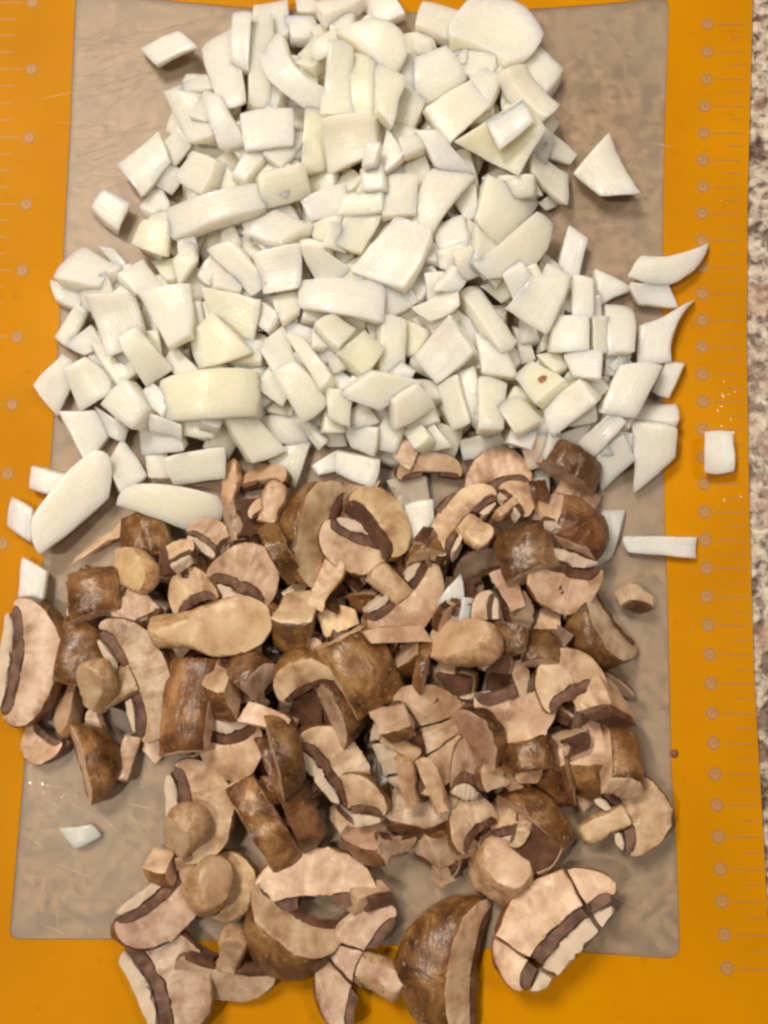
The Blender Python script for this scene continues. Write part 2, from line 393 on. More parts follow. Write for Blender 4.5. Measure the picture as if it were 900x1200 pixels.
for i in range(45):
    x = rs.uniform(86, 175); y = rs.uniform(30, 235); l = rs.uniform(15, 60); a = rs.uniform(-0.6, 0.25)
    scratch((x, y), (x + l * math.cos(a), y + l * math.sin(a)), rs.uniform(0.00005, 0.00011))
for i in range(55):
    x = rs.choice([rs.uniform(660, 770), rs.uniform(30, 180)]); y = rs.uniform(30, 280) if x > 600 else rs.uniform(900, 1090); l = rs.uniform(8, 35); a = rs.uniform(0, math.pi)
    scratch((x, y), (x + l * math.cos(a), y + l * math.sin(a)), rs.uniform(0.00004, 0.00009))
mat_part(add('scratches', bm_mesh(bm, 'scratches'), M['scratch']))['kind'] = 'stuff'
#PART2
# ------------------------------------------------------------------ heap height field (1.25 mm cells)
CELL = 0.00125; GX0, GY0 = -0.17, -0.24; GNX, GNY = 272, 400
H = np.zeros((GNY, GNX))
def cells(P):
    i = np.clip(((P[:, 0] - GX0) / CELL).astype(int), 0, GNX - 1); j = np.clip(((P[:, 1] - GY0) / CELL).astype(int), 0, GNY - 1)
    return j * GNX + i
BARY = np.array([[1, 0, 0], [0, 1, 0], [0, 0, 1], [.5, .5, 0], [.5, 0, .5], [0, .5, .5], [.34, .33, .33]])
def samples(V, T): return np.einsum('bk,tkc->tbc', BARY, V[T]).reshape(-1, 3)
def envelope(P):
    c = cells(P); u, inv = np.unique(c, return_inverse=True)
    lo = np.full(len(u), 9.0); hi = np.full(len(u), -9.0)
    np.minimum.at(lo, inv, P[:, 2]); np.maximum.at(hi, inv, P[:, 2])
    return u, lo, hi
def ground(x, y, r=0.006):
    i = int((x - GX0) / CELL); j = int((y - GY0) / CELL); k = max(1, int(r / CELL))
    a = H[max(0, j - k):j + k + 1, max(0, i - k):i + k + 1]
    return float(np.mean(a)) if a.size else 0.0
def slope(x, y, r):
    i = int((x - GX0) / CELL); j = int((y - GY0) / CELL); k = max(2, int(r / CELL))
    j0, i0 = max(0, j - k), max(0, i - k); a = H[j0:j + k + 1, i0:i + k + 1]
    if a.size < 9: return 0, 0
    yy, xx = np.mgrid[0:a.shape[0], 0:a.shape[1]]; xx = (xx - xx.mean()) * CELL; yy = (yy - yy.mean()) * CELL
    return float((a * xx).sum() / (xx * xx).sum()), float((a * yy).sum() / (yy * yy).sum())
def settle(P, q):
    """how far to lift the sampled points so that they rest on the heap (fraction q of the footprint clear)"""
    u, lo, hi = envelope(P); d = H.ravel()[u] - lo
    z = float(np.quantile(d, q)); z = max(z, float(-lo.min()) - 0.0)      # never through the mat
    return z, u, hi
def bake(u, hi, z): 
    f = H.ravel(); f[u] = np.maximum(f[u], hi + z)
def tilt_matrix(gx, gy):
    n = Vector((-gx, -gy, 1)).normalized(); return Vector((0, 0, 1)).rotation_difference(n).to_matrix()

# ------------------------------------------------------------------ onion pieces
def lattice(nu, nv, nw):
    idx = {}; pts = []; faces = []
    def vid(i, j, k):
        if (i, j, k) not in idx: idx[(i, j, k)] = len(pts); pts.append((i, j, k))
        return idx[(i, j, k)]
    for i in range(nu):
        for j in range(nv):
            faces.append((vid(i, j, nw), vid(i + 1, j, nw), vid(i + 1, j + 1, nw), vid(i, j + 1, nw)))
            faces.append((vid(i, j, 0), vid(i, j + 1, 0), vid(i + 1, j + 1, 0), vid(i + 1, j, 0)))
    for i in range(nu):
        for k in range(nw):
            faces.append((vid(i, 0, k), vid(i + 1, 0, k), vid(i + 1, 0, k + 1), vid(i, 0, k + 1)))
            faces.append((vid(i, nv, k), vid(i, nv, k + 1), vid(i + 1, nv, k + 1), vid(i + 1, nv, k)))
    for j in range(nv):
        for k in range(nw):
            faces.append((vid(0, j, k), vid(0, j, k + 1), vid(0, j + 1, k + 1), vid(0, j + 1, k)))
            faces.append((vid(nu, j, k), vid(nu, j + 1, k), vid(nu, j + 1, k + 1), vid(nu, j, k + 1)))
    return np.array(pts, float), faces
NU, NV, NW = 10, 8, 5
LAT, LFACES = lattice(NU, NV, NW)
LTRI = np.array([t for f in LFACES for t in ((f[0], f[1], f[2]), (f[0], f[2], f[3]))])
def spread(idx, n, h, r):
    """lattice index -> position on [-h, h], two extra rows inside the rounded rim"""
    full = np.concatenate([[-h], np.linspace(-(h - r), h - r, n - 1), [h]])
    return full[idx.astype(int)]
def onion_shell(local8, T, rng, curve=None, wedge=0.0):
    c = local8
    ab = np.linalg.norm(c[2] - c[0]) * 0.5 + np.linalg.norm(c[4] - c[6]) * 0.5
    ad = np.linalg.norm(c[6] - c[0]) * 0.5 + np.linalg.norm(c[4] - c[2]) * 0.5
    a, b, h = ab / 2, ad / 2, T / 2
    r = min(0.00035, a * 0.3, b * 0.3, h * 0.45)
    X = spread(LAT[:, 0], NU, a, r); Y = spread(LAT[:, 1], NV, b, r); Z = spread(LAT[:, 2], NW, h, r)
    P = np.stack([X, Y, Z], 1); half = np.array([a, b, h]) - r
    Q = np.clip(P, -half, half); D = P - Q; ln = np.linalg.norm(D, axis=1, keepdims=True)
    P = np.where(ln > 1e-9, Q + D / np.maximum(ln, 1e-9) * r, P)
    u, v, w = P[:, 0] / a, P[:, 1] / b, P[:, 2]
    s = [0.25 * (1 - u) * (1 - v) * (-u - v - 1), 0.5 * (1 - u * u) * (1 - v), 0.25 * (1 + u) * (1 - v) * (u - v - 1), 0.5 * (1 + u) * (1 - v * v),
         0.25 * (1 + u) * (1 + v) * (u + v - 1), 0.5 * (1 - u * u) * (1 + v), 0.25 * (1 - u) * (1 + v) * (-u + v - 1), 0.5 * (1 - u) * (1 - v * v)]
    xy = sum(si[:, None] * ci for si, ci in zip(s, c))
    # lower face slightly askew, thickness uneven
    k = (0.5 - w / T)[:, None]
    sh = np.array([rng.uniform(-1, 1), rng.uniform(-1, 1)]) * 0.38 * T; sc = 1 - rng.uniform(-0.04, 0.14) * k
    xy = xy * sc + sh * k
    z = w * (1 + wedge * u + rng.uniform(-0.12, 0.12) * v)
    R1 = curve if curve else rng.choice([1, 1, 1, -1]) * rng.uniform(0.016, 0.05); R2 = rng.choice([1, 1, -1]) * rng.uniform(0.02, 0.08)
    z = z - xy[:, 1] ** 2 / (2 * R1) - xy[:, 0] ** 2 / (2 * R2)
    out = np.stack([xy[:, 0], xy[:, 1], z], 1)
    sd = Vector((rng.uniform(0, 99), rng.uniform(0, 99), rng.uniform(0, 99)))
    for i in range(len(out)):
        p = Vector(out[i]); d = noise.noise_vector(p * 160 + sd) * 0.00042 + noise.noise_vector(p * 520 + sd) * 0.00010
        out[i] += d
    return out
TINT = {'w': (1.0, 0.99, 0.975), 'c': (1.0, 0.975, 0.92), 'y': (1.0, 0.985, 0.86), 't': (0.90, 0.88, 0.84), 'p': (1.0, 0.965, 0.94), 'r': (1.0, 0.74, 0.64), 'g': (0.60, 0.54, 0.49)}
THINGS = []       # (object, px, py, shape words, label or None, anchor words or None, pile)
def make_onion(lv, tint, T, px, label, anchor, rng, q=0.42):
    pts = np.array(px, float).reshape(-1, 2)
    if len(pts) == 4:
        pts = np.array([pts[0], (pts[0] + pts[1]) / 2, pts[1], (pts[1] + pts[2]) / 2, pts[2], (pts[2] + pts[3]) / 2, pts[3], (pts[3] + pts[0]) / 2])
        cen = pts.mean(0)
        for i in (1, 3, 5, 7):
            d = pts[i] - cen; pts[i] += d * rng.uniform(-0.03, 0.10)
    cpx = pts.mean(0); T = T * (0.85 if lv >= 1 else 1.0)
    if lv >= 1: pts = cpx + (pts - cpx) * (1.12 if np.ptp(pts[:, 0]) + np.ptp(pts[:, 1]) < 110 else 1.03)
    g0 = at(*cpx); ztop = ground(*g0, 0.005) + T * 0.9
    for it in range(2):
        wp = np.array([at(x, y, ztop) for x, y in pts]); c = wp.mean(0)
        e1 = (wp[2] + wp[4] - wp[0] - wp[6]) / 2; e2 = (wp[4] + wp[6] - wp[0] - wp[2]) / 2
        w8 = wp
        if e1[0] * e2[1] - e1[1] * e2[0] < 0:                 # make the order run counter-clockwise
            w8 = wp[[0, 7, 6, 5, 4, 3, 2, 1]]; e1, e2 = e2, e1
        if np.linalg.norm(e2) > np.linalg.norm(e1):
            w8 = w8[[2, 3, 4, 5, 6, 7, 0, 1]]; e1 = e2
        yaw = math.atan2(e1[1], e1[0]); cs, sn = math.cos(-yaw), math.sin(-yaw)
        loc = (w8 - c) @ np.array([[cs, sn], [-sn, cs]])
        if it == 0: V = onion_shell(loc, T, random.Random(rng.random()), wedge=rng.uniform(-0.15, 0.15))
        size = np.linalg.norm(e1)
        if it == 0:
            gx, gy = slope(c[0], c[1], max(0.005, size * 0.45))
            k = 0.0 if lv == 0 else 0.55; m = 0.45
            j = 0.02 if lv == 0 else 0.24
            gx = max(-m, min(m, gx * k)) + rng.uniform(-j, j); gy = max(-m, min(m, gy * k)) + rng.uniform(-j, j)
        Rm = tilt_matrix(gx, gy) @ Matrix.Rotation(yaw, 3, 'Z'); Rn = np.array(Rm)
        P = V @ Rn.T + np.array([c[0], c[1], 0]); SP = samples(P, LTRI)
        z, u, hi = settle(SP, 0.97 if lv == 0 else 0.62 if lv >= 3 else q)
        if abs(z + T / 2 - ztop) < 0.0015: break
        ztop = z + T / 2
    bake(u, hi, z)
    me = bpy.data.meshes.new('onion'); me.from_pydata(V.tolist(), [], LFACES); me.update()
    for p in me.polygons: p.use_smooth = True
    asp = np.linalg.norm(e1) / max(1e-6, np.linalg.norm((w8[4] + w8[6] - w8[0] - w8[2]) / 2)); L_ = np.linalg.norm(e1)
    kind = 'onion_strip' if asp > 1.9 else 'onion_slab' if L_ > 0.0165 else 'onion_dice'
    o = add(kind, me, M['onion']); o.location = (c[0], c[1], z); o.rotation_euler = Rm.to_euler()
    tn = TINT[tint]; v = rng.uniform(0.93, 1.0); o['tint'] = [tn[0] * v, tn[1] * v, tn[2] * v * rng.uniform(0.95, 1.02)]
    col = {'w': 'white', 'c': 'cream', 'y': 'yellowish', 't': 'glassy', 'p': 'pinkish', 'r': 'pink-tinged', 'g': 'greyish'}[tint]
    size_w = 'long' if L_ > 0.022 else 'small' if L_ < 0.0095 else ('narrow' if asp > 2.4 else 'squat' if asp < 1.25 else 'oblong')
    THINGS.append((o, cpx[0], cpx[1], f'{size_w} {col} {kind.replace("_", " ")}', label, anchor, 'onion', lv))
    return o

ONIONS = '''
1 w .42 161 51 209 34 231 58 183 74 | pale onion slab lying apart beside the fan of scratches near the top | the lone slab by the scratches
2 w .5 229 40 272 8 291 125 262 130 | tall curved onion strip running down from the top edge beside the lone slab | the tall curved top strip
3 w .4 273 16 296 18 291 79 272 67
2 c .5 292 20 318 5 320 115 290 118
2 p .5 190 104 236 110 254 165 222 168 | flat pinkish onion slab with a crumpled upper edge at the heap's upper left | the crumpled upper-left slab
2 p .5 238 111 258 113 283 160 255 166
1 c .3 189 101 243 92 250 110 200 108
1 w .6 136 190 186 156 200 190 167 232 | wet onion dice with a cluster of glints at the heap's upper left edge | the glinting wet dice
1 c .5 190 172 214 152 228 172 205 192
2 w .6 202 204 228 178 261 196 240 230 | six-sided onion dice just right of the glinting wet dice | the six-sided dice
1 w .5 165 243 185 212 198 240 190 254
3 w .6 194 238 303 212 309 240 198 272 | long straight onion bar lying across the upper left of the heap | the long upper-left bar
2 y .5 155 284 169 259 200 261 193 299
1 y .5 175 301 203 303 208 330 196 330
2 c .5 204 305 226 282 232 305 211 330
0 w .55 107 243 123 222 154 238 139 271 | single square onion dice alone on the frosted panel left of the heap | the lone square dice
1 y .5 230 268 258 264 262 288 236 300
2 c .4 258 280 268 258 282 285 262 300
2 w .6 281 130 340 122 343 170 287 178 | ribbed barrel-shaped onion dice near the top of the heap | the ribbed barrel dice
1 c .5 262 192 340 174 350 195 270 218
2 c .6 305 205 352 190 362 222 312 238
1 c .5 318 105 352 98 362 125 338 140
1 w .5 298 10 334 0 336 40 302 60
3 w .5 335 18 366 18 376 40 343 43 | small square onion dice perched near the top edge of the mat | the small top-edge dice
4 w .5 316 42 312 84 374 131 384 122 391 103 350 80 328 34 320 34 | big crescent onion strip curving over the top of the heap | the big crescent
3 c .7 396 30 425 22 455 24 472 38 476 60 460 78 440 66 420 50 | fat arched onion cap crowning the layered cluster at the top | the arched onion cap
3 c .6 384 52 412 58 416 128 374 131
3 y .5 412 60 440 64 442 130 416 128 | yellow-cored onion layer standing in the middle of the top cluster | the yellow-cored layer
3 c .6 440 66 476 88 460 150 442 130 | pointed onion layer hanging off the right of the yellow-cored cluster | the pointed hanging layer
3 p .6 372 0 425 -5 408 18 383 30
2 c .6 420 -8 458 -4 473 18 440 24
2 w .5 346 -4 370 -3 372 16 350 15
2 y .4 366 50 392 32 396 58 368 70
2 y .5 358 128 378 135 380 190 352 196
3 c .8 380 138 440 136 443 175 385 196 | ball-like rounded onion dice below the layered cluster at the top | the ball-like dice
3 c .4 430 166 446 168 440 190 425 192
1 c .5 464 62 484 66 486 104 472 100
2 p .6 488 33 497 2 547 7 530 47 | block of onion left of the big shiny arch at the top edge | the top-edge block
3 c .9 531 56 529 34 551 2 605 8 634 48 618 75 592 86 566 64 | big shiny curved onion shell with ridges arching at the top right | the big shiny arch
2 w .6 605 72 634 52 658 77 638 106 | square-ended onion piece jutting right beneath the big shiny arch | the jutting square end
4 w .6 484 66 522 49 548 86 490 119 | faceted wet onion dice scored down its middle, under the top-edge block | the scored faceted dice
2 c .4 485 54 504 47 506 60 488 64
2 c .5 552 90 570 80 588 92 572 128
3 c .6 500 126 552 92 574 124 528 168 | broad rounded onion slab right below the scored faceted dice | the broad rounded slab
3 y .7 533 164 610 118 638 150 608 200 | large two-tone onion chunk, yellow below, at the heap's upper right | the two-tone chunk
4 w .35 574 138 612 119 626 143 588 170
3 p .6 585 95 612 80 653 122 634 144
1 t .4 620 172 634 148 648 156 640 184
1 t .4 643 160 675 176 668 186 639 182 | small glassy onion flake poking out right of the two-tone chunk | the poking glassy flake
2 t .45 619 182 667 197 661 237 618 208 | greyish glassy onion square at the heap's right edge above the dark gap | the glassy square
1 y .4 598 206 620 204 634 226 606 224
0 w .7 673 201 713 156 750 228 704 229 | lone triangular onion wedge on the frosted panel right of the heap | the lone triangular wedge
1 t .25 629 238 642 229 656 237 640 244
3 w .6 556 252 568 206 640 227 584 290 | large angular onion slab left of the glassy square | the large angular slab
3 c .55 551 318 590 284 632 247 644 250 655 257 626 311 566 333 556 326 | long onion bar slanting up to the dark gap on the right | the slanting right bar
1 y .5 566 334 625 312 632 325 590 352
1 t .3 632 312 640 294 658 316 636 326
2 w .4 657 313 668 266 688 282 677 324 | narrow upright onion sliver beside the dark gap, on the heap's right | the upright sliver
3 w .6 592 358 624 323 668 322 640 388
2 w .6 672 327 694 331 694 369 672 371
2 w .4 698 318 740 338 716 350 706 358
3 w .6 714 347 748 347 742 415 711 420 | upright white onion bar with a wet patch on the heap's right side | the wet white bar
1 w .5 709 415 738 420 722 440 708 440
2 w .5 737 333 778 331 791 356 750 354 | tilted onion square between the two pointed spears on the right | the tilted square
1 w .5 736 322 742 310 752 299 790 297 836 280 815 312 784 331 760 329 | upper pointed onion spear reaching across the right ruler | the upper spear
2 w .5 748 424 748 400 750 381 778 370 815 348 790 385 787 421 768 424 | lower broad onion spear with its tip at the right ruler | the lower spear
2 y .5 692 373 712 371 710 413 692 411
3 w .6 655 368 690 372 691 410 650 408
3 w .6 664 413 706 414 705 448 674 440
1 y .4 692 446 714 440 710 466 696 468
3 w .6 702 482 728 428 780 426 745 488 | big leaning onion slab below the lower spear on the right | the big leaning slab
2 p .5 766 455 781 425 799 428 785 463 | small onion block on the orange border beside the big leaning slab | the border block
3 w .7 640 472 680 448 703 474 650 510 | barrel-shaped glossy onion dice right of the brown-specked dice | the glossy barrel
2 w .5 676 520 716 482 732 494 698 532
2 w .5 698 532 728 506 744 536 708 575
2 w .55 740 496 792 502 791 534 748 575 | large onion slab tapering downwards at the heap's lower right corner | the tapering corner slab
2 w .5 754 474 792 474 793 499 742 495
1 t .4 652 510 690 496 684 516 664 522
3 y .6 605 440 626 420 664 455 630 482 | onion dice with one reddish brown speck on it | the brown-specked dice
2 y .5 630 417 656 414 664 430 650 438
2 c .5 605 384 618 386 629 416 612 422
3 w .6 538 344 560 334 606 396 588 412 | bright white onion strip slanting down right in the heap's middle | the bright slanting strip
2 c .5 558 392 592 410 606 440 566 436
3 w .6 486 414 530 368 558 410 514 444 | large flat onion slab left of the bright slanting strip | the large flat slab
3 w .55 449 372 474 376 472 436 446 436
2 y .5 474 374 506 388 490 412 474 412
4 w .6 352 324 450 328 449 377 353 358 | large brick-shaped onion slab at the centre of the heap | the central brick slab
3 w .4 450 328 472 330 488 352 452 372
2 c .6 370 386 392 370 414 386 394 414
3 y .6 396 414 426 388 448 406 426 437 | yellowish onion dice below the right half of the central brick slab | the yellowish centre dice
2 c .5 486 362 534 338 538 360 506 378
1 t .5 482 338 500 308 514 322 494 350
2 c .5 510 340 532 314 546 326 536 340
2 w .5 440 195 456 152 474 182 452 200 | pointed onion sliver standing right of the ball-like dice | the pointed sliver
3 w .5 467 163 487 159 495 172 473 183 | small onion dice with a bright streak, below the pointed hanging layer | the bright-streaked dice
4 p .5 450 205 489 205 488 252 452 252 | square lilac-white onion tile lying flat in the upper middle | the lilac square tile
3 w .4 488 150 512 150 558 198 512 190
3 p .5 506 190 557 199 508 268 480 262 | kite-shaped pinkish onion slab right of the lilac square tile | the kite-shaped slab
2 c .5 531 226 556 208 560 246 546 254
2 w .5 510 264 542 252 548 284 518 290
1 t .5 514 292 546 286 544 316 518 312
3 p .6 414 314 466 256 510 276 476 338 | large smooth onion slab slanting below the lilac square tile | the large slanting slab
2 y .6 394 284 404 256 446 252 422 294 | yellow-green onion dice left of the large slanting slab | the yellow-green dice
2 y .5 404 228 447 222 448 248 398 250
2 c .5 396 214 408 196 426 214 408 228
2 c .5 424 198 448 186 450 220 426 220
2 w .5 352 232 400 214 406 244 364 256
2 c .5 282 272 322 244 366 256 330 290
1 y .5 366 262 402 256 394 288 368 284
1 y .4 280 276 320 280 316 300 284 300
3 p .5 244 292 276 286 316 334 296 346 | smooth lilac onion strip slanting through the left of the heap | the lilac slanting strip
3 p .5 300 300 352 290 350 335 312 340
3 w .45 352 288 372 288 412 314 372 328
2 c .5 320 352 346 326 352 366 332 380
2 c .6 238 336 306 350 294 402 248 366
2 y .6 222 390 248 366 294 414 232 430 | rounded yellowish onion chunk above the long flat bar on the left | the rounded yellowish chunk
2 c .5 304 410 330 382 345 425 322 440
3 c .5 336 392 354 392 390 440 378 456 | thin cream onion strip slanting below the central brick slab | the thin cream strip
3 c .6 318 434 345 422 384 468 352 492 | broad tan-shaded onion slab left of the yellow-green upright strip | the tan-shaded slab
3 y .8 184 440 238 432 293 430 297 456 293 482 240 487 190 487 181 465 | long flat onion bar with rounded ends on the heap's left | the rounded long bar
1 c .5 293 436 312 430 320 462 298 478
4 w .55 160 342 222 334 228 400 202 412 | large pale green-white onion slab on the heap's left, above the rounded bar | the large left slab
1 t .4 200 414 220 408 222 430 204 430
3 w .55 106 344 156 342 172 392 124 412
3 p .5 136 396 160 382 198 428 168 450
2 w .6 64 326 93 280 142 316 120 345 | big rough onion slab overhanging the left orange border | the big overhanging slab
1 p .5 62 330 98 338 96 362 68 350
1 t .25 118 290 134 292 150 310 138 316
2 w .5 140 322 164 304 190 334 158 342
1 c .45 66 392 94 358 106 366 80 404 | folded onion strip on the left border below the overhanging slab | the folded left strip
2 c .5 76 402 106 382 122 406 100 416
2 c .5 108 402 142 404 160 436 140 450
2 p .5 39 450 72 416 90 430 64 484 | pink-edged onion wedge pointing left over the orange border | the pink-edged wedge
2 w .6 76 430 102 418 140 450 90 478
1 w .5 72 484 108 482 122 508 100 540 | onion piece hanging below the pink-edged wedge at the heap's left edge | the hanging left piece
3 w .6 116 472 146 444 172 478 152 500 | faceted bright onion dice left of the rounded long bar | the faceted left dice
2 c .5 112 476 150 500 144 516 124 506
2 w .6 166 490 206 490 222 522 164 528
1 y .5 208 488 252 486 248 512 210 508
3 c .6 252 478 278 468 334 524 292 540 | thick finger-like onion strip slanting towards the mushrooms | the finger-like strip
1 t .5 300 490 345 484 362 520 330 516
1 t .5 332 524 362 516 346 570 316 540 | glassy curved onion piece half under the first mushrooms | the glassy curved piece
2 w .6 197 530 268 518 264 556 202 564 | oblong white onion block just above the big half-moon piece | the white block
0 t .5 170 534 197 530 200 560 174 560
2 w .6 124 548 140 514 170 556 140 580
3 w .8 136 590 146 572 168 564 210 567 250 580 255 604 226 624 182 604 | big half-moon onion piece resting against the mushrooms on the left | the big half-moon
1 w .9 38 606 70 560 108 528 124 540 122 580 90 610 46 645 38 630 | large thick onion bar over the left border by the mushrooms | the large border bar
0 w .4 35 547 78 556 62 580 33 572 | small onion chip tucked behind the large border bar on the orange | the tucked chip
0 w .4 13 582 38 596 36 636 11 618 | flat onion chip on the orange left of the large border bar | the flat border chip
0 w .5 27 653 56 671 51 704 22 700 | onion chip on the left border above the big mushroom slice | the lowest border chip
0 w .5 823 507 858 506 860 553 824 555 | single onion cube standing on the right ruler | the ruler cube
0 p .25 730 629 817 630 816 655 736 648 | flat onion stick lying from the panel onto the right border | the flat stick
0 t .15 68 971 108 966 119 980 90 994 | small glassy onion flake alone at the lower left of the panel | the lower flake
0 t .2 706 598 734 596 718 652 690 668 | thin glassy onion strip under the mushrooms left of the flat stick | the thin glassy strip
3 y .5 384 452 412 460 408 494 384 484 | yellow-green upright onion strip in the lower middle of the heap | the yellow-green upright strip
2 p .5 410 482 428 470 444 492 416 500
3 c .5 400 462 436 436 498 446 444 478
3 c .6 460 466 486 448 508 472 464 498
2 c .4 470 494 508 474 514 492 480 500
1 t .5 470 502 508 494 530 522 488 528
2 c .4 350 492 358 492 382 516 372 524 | matchstick onion sliver at the lower edge of the heap | the matchstick sliver
1 c .5 370 504 402 494 406 520 386 520
2 c .5 406 496 446 502 440 530 412 520
1 t .5 442 508 480 508 466 540 440 534
2 w .6 398 530 446 540 438 570 397 552 | clean white onion dice at the heap's lower edge touching the mushrooms | the clean lower dice
1 w .4 366 546 396 528 396 552 374 556
3 c .5 516 451 538 442 551 491 531 498
2 c .5 540 438 556 432 572 488 554 492
3 c .6 562 444 592 450 588 498 560 500
3 t .6 584 476 606 464 632 492 604 508
1 c .5 584 500 608 506 604 524 594 524
1 t .5 542 514 582 502 596 528 546 536
2 t .5 620 478 644 484 648 508 624 504
1 r .5 612 516 640 506 640 540 622 548 | onion piece with a pink end right above the reddish mushroom wedge | the pink-ended piece
1 t .5 640 508 672 524 664 540 634 536
0 g .35 452 562 500 558 506 596 470 598 | greyish stained onion piece showing between mushrooms below the ridged slab | the stained piece
1 t .6 478 594 508 588 508 632 480 640 | pale onion dice sunk among the upper mushrooms | the sunken dice
0 t .3 620 552 644 548 644 612 620 610
2 t .4 512 708 540 674 545 720 520 738 | pointed onion scrap lying among the mushrooms above the acorn-like stem | the pointed scrap
2 w .3 540 702 572 706 574 724 534 738
1 c .5 636 388 652 382 652 400 634 408
1 c .5 548 256 562 262 556 312 545 310
2 c .5 560 262 584 290 570 318 552 306
'''
def parse_onions():
    out = []
    for ln in ONIONS.strip().splitlines():
        p = [x.strip() for x in ln.split('|')]; f = p[0].split()
        out.append((int(f[0]), f[1], float(f[2]) / 100, [float(x) for x in f[3:]], p[1] if len(p) > 1 else None, p[2] if len(p) > 2 else None))
    return out

# ------------------------------------------------------------------ mushrooms: a whole mushroom is turned as cap, gills and stem, then cut
SEG = 44
CAP_OUT = [(0, 1.0), (.14, .995), (.28, .975), (.42, .94), (.56, .88), (.68, .80), (.79, .70), (.88, .58), (.95, .44), (.99, .30), (1.0, .18), (.98, .08), (.93, .01), (.88, -.01)]
CAP_IN = [(.86, .02), (.83, .09), (.75, .16), (.61, .21), (.45, .24), (.30, .26), (.15, .27), (0, .27)]
GILL = [(.86, .02), (.83, .09), (.75, .16), (.61, .21), (.45, .24), (.30, .26), (.31, .09), (.45, .06), (.60, .02), (.74, -.04), (.82, -.05)]
VEIL = [(.76, -.07), (.60, -.01), (.45, .03), (.32, .05), (.31, -.08), (.46, -.13), (.62, -.14), (.74, -.12)]
STEM = [(0, .27), (.15, .27), (.28, .25), (.26, .12), (.25, -.02), (.26, -.16), (.285, -.28), (.30, -.42), (.29, -.54), (.24, -.60), (.13, -.63), (0, -.63)]
GILLF = [(0, .27), (.15, .27), (.30, .26), (.45, .24), (.61, .21), (.75, .16), (.83, .09), (.86, .02), (.82, -.05), (.74, -.04), (.60, .02), (.45, .05), (.3, .06), (0, .07)]
VEILF = [(0, .05), (.3, .04), (.45, .03), (.60, -.01), (.76, -.07), (.74, -.14), (.62, -.19), (.46, -.21), (.3, -.22), (0, -.22)]
def lathe(profile, closed, nskin):
    bm = bmesh.new(); uvl = bm.loops.layers.uv.new('UVMap'); rings = []
    for r, z in profile:
        if r == 0: rings.append([bm.verts.new((0, 0, z))] * SEG)
        else: rings.append([bm.verts.new((r * math.cos(2 * math.pi * i / SEG), r * math.sin(2 * math.pi * i / SEG), z)) for i in range(SEG)])
    n = len(rings)
    for k in range(n if closed else n - 1):
        a, b = rings[k], rings[(k + 1) % n]
        for i in range(SEG):
            j = (i + 1) % SEG; vs = []; uv = []
            for v, (uu, vv) in ((a[i], (i, k)), (b[i], (i, k + 1)), (b[j], (i + 1, k + 1)), (a[j], (i + 1, k))):
                if v not in vs: vs.append(v); uv.append((uu / SEG, vv / n))
            if len(vs) < 3: continue
            f = bm.faces.new(vs); f.material_index = 0 if k < nskin else 1
            for lp, c in zip(f.loops, uv): lp[uvl].uv = c
    bmesh.ops.recalc_face_normals(bm, faces=bm.faces)
    return bm
PROTO = {'cap': lathe(CAP_OUT + CAP_IN, False, len(CAP_OUT) - 1), 'gills': lathe(GILL, True, 99), 'stem': lathe(STEM, False, 99), 'veil': lathe(VEIL, True, 99), 'gills_full': lathe(GILLF, False, 99), 'veil_full': lathe(VEILF, False, 99)}
BALL = [(0, .62), (.12, .60), (.25, .53), (.34, .42), (.39, .28), (.41, .1), (.40, -.08), (.36, -.25), (.30, -.4), (.27, -.6), (.27, -.8), (.25, -1.0), (0, -1.0)]
PROTO['lobe'] = lathe(BALL, False, len(BALL) - 2)
RECESS = {'cap': 0.0, 'gills': 0.035, 'stem': 0.008, 'lobe': 0.0, 'veil': 0.016, 'gills_full': 0.022, 'veil_full': 0.012}
def cut(part, cuts, warp):
    bm = PROTO[part].copy()
    for v in bm.verts: v.co = warp(v.co, part.startswith('veil'))
    for co, no in cuts:
        no = Vector(no).normalized(); co = Vector(co) - no * RECESS[part]
        r = bmesh.ops.bisect_plane(bm, geom=bm.verts[:] + bm.edges[:] + bm.faces[:], plane_co=co, plane_no=no, clear_outer=True, dist=1e-5)
        ed = [e for e in r['geom_cut'] if isinstance(e, bmesh.types.BMEdge) and e.is_valid]
        if ed:
            try: nf = [f for f in bmesh.ops.triangle_fill(bm, edges=ed, use_beauty=True, use_dissolve=False)['geom'] if isinstance(f, bmesh.types.BMFace)]
            except Exception: nf = []
            for f in nf: f.material_index = 1 if part[:4] not in ('gill', 'veil') else 0
        if not bm.faces: break
    bmesh.ops.recalc_face_normals(bm, faces=bm.faces)
    bmesh.ops.triangulate(bm, faces=[f for f in bm.faces if len(f.verts) > 4])
    for lim in (0.3, 0.16):
        ed = [e for e in bm.edges if e.calc_length() > lim]
        if ed: bmesh.ops.subdivide_edges(bm, edges=ed, cuts=1)
        bmesh.ops.triangulate(bm, faces=[f for f in bm.faces if len(f.verts) > 3])
    for v in bm.verts: v.co += noise.noise_vector(v.co * 5 + warp.sd) * 0.030 + noise.noise_vector(v.co * 13 + warp.sd) * 0.011
    bmesh.ops.smooth_vert(bm, verts=bm.verts, factor=0.3, use_axis_x=True, use_axis_y=True, use_axis_z=True)
    return bm
def box(x0=None, x1=None, y0=None, y1=None, z0=None, z1=None):
    c = []
    for v, n in ((x0, (-1, 0, 0)), (x1, (1, 0, 0)), (y0, (0, -1, 0)), (y1, (0, 1, 0)), (z0, (0, 0, -1)), (z1, (0, 0, 1))):
        if v is not None: c.append((tuple(abs(k) * v for k in n), n))
    return c
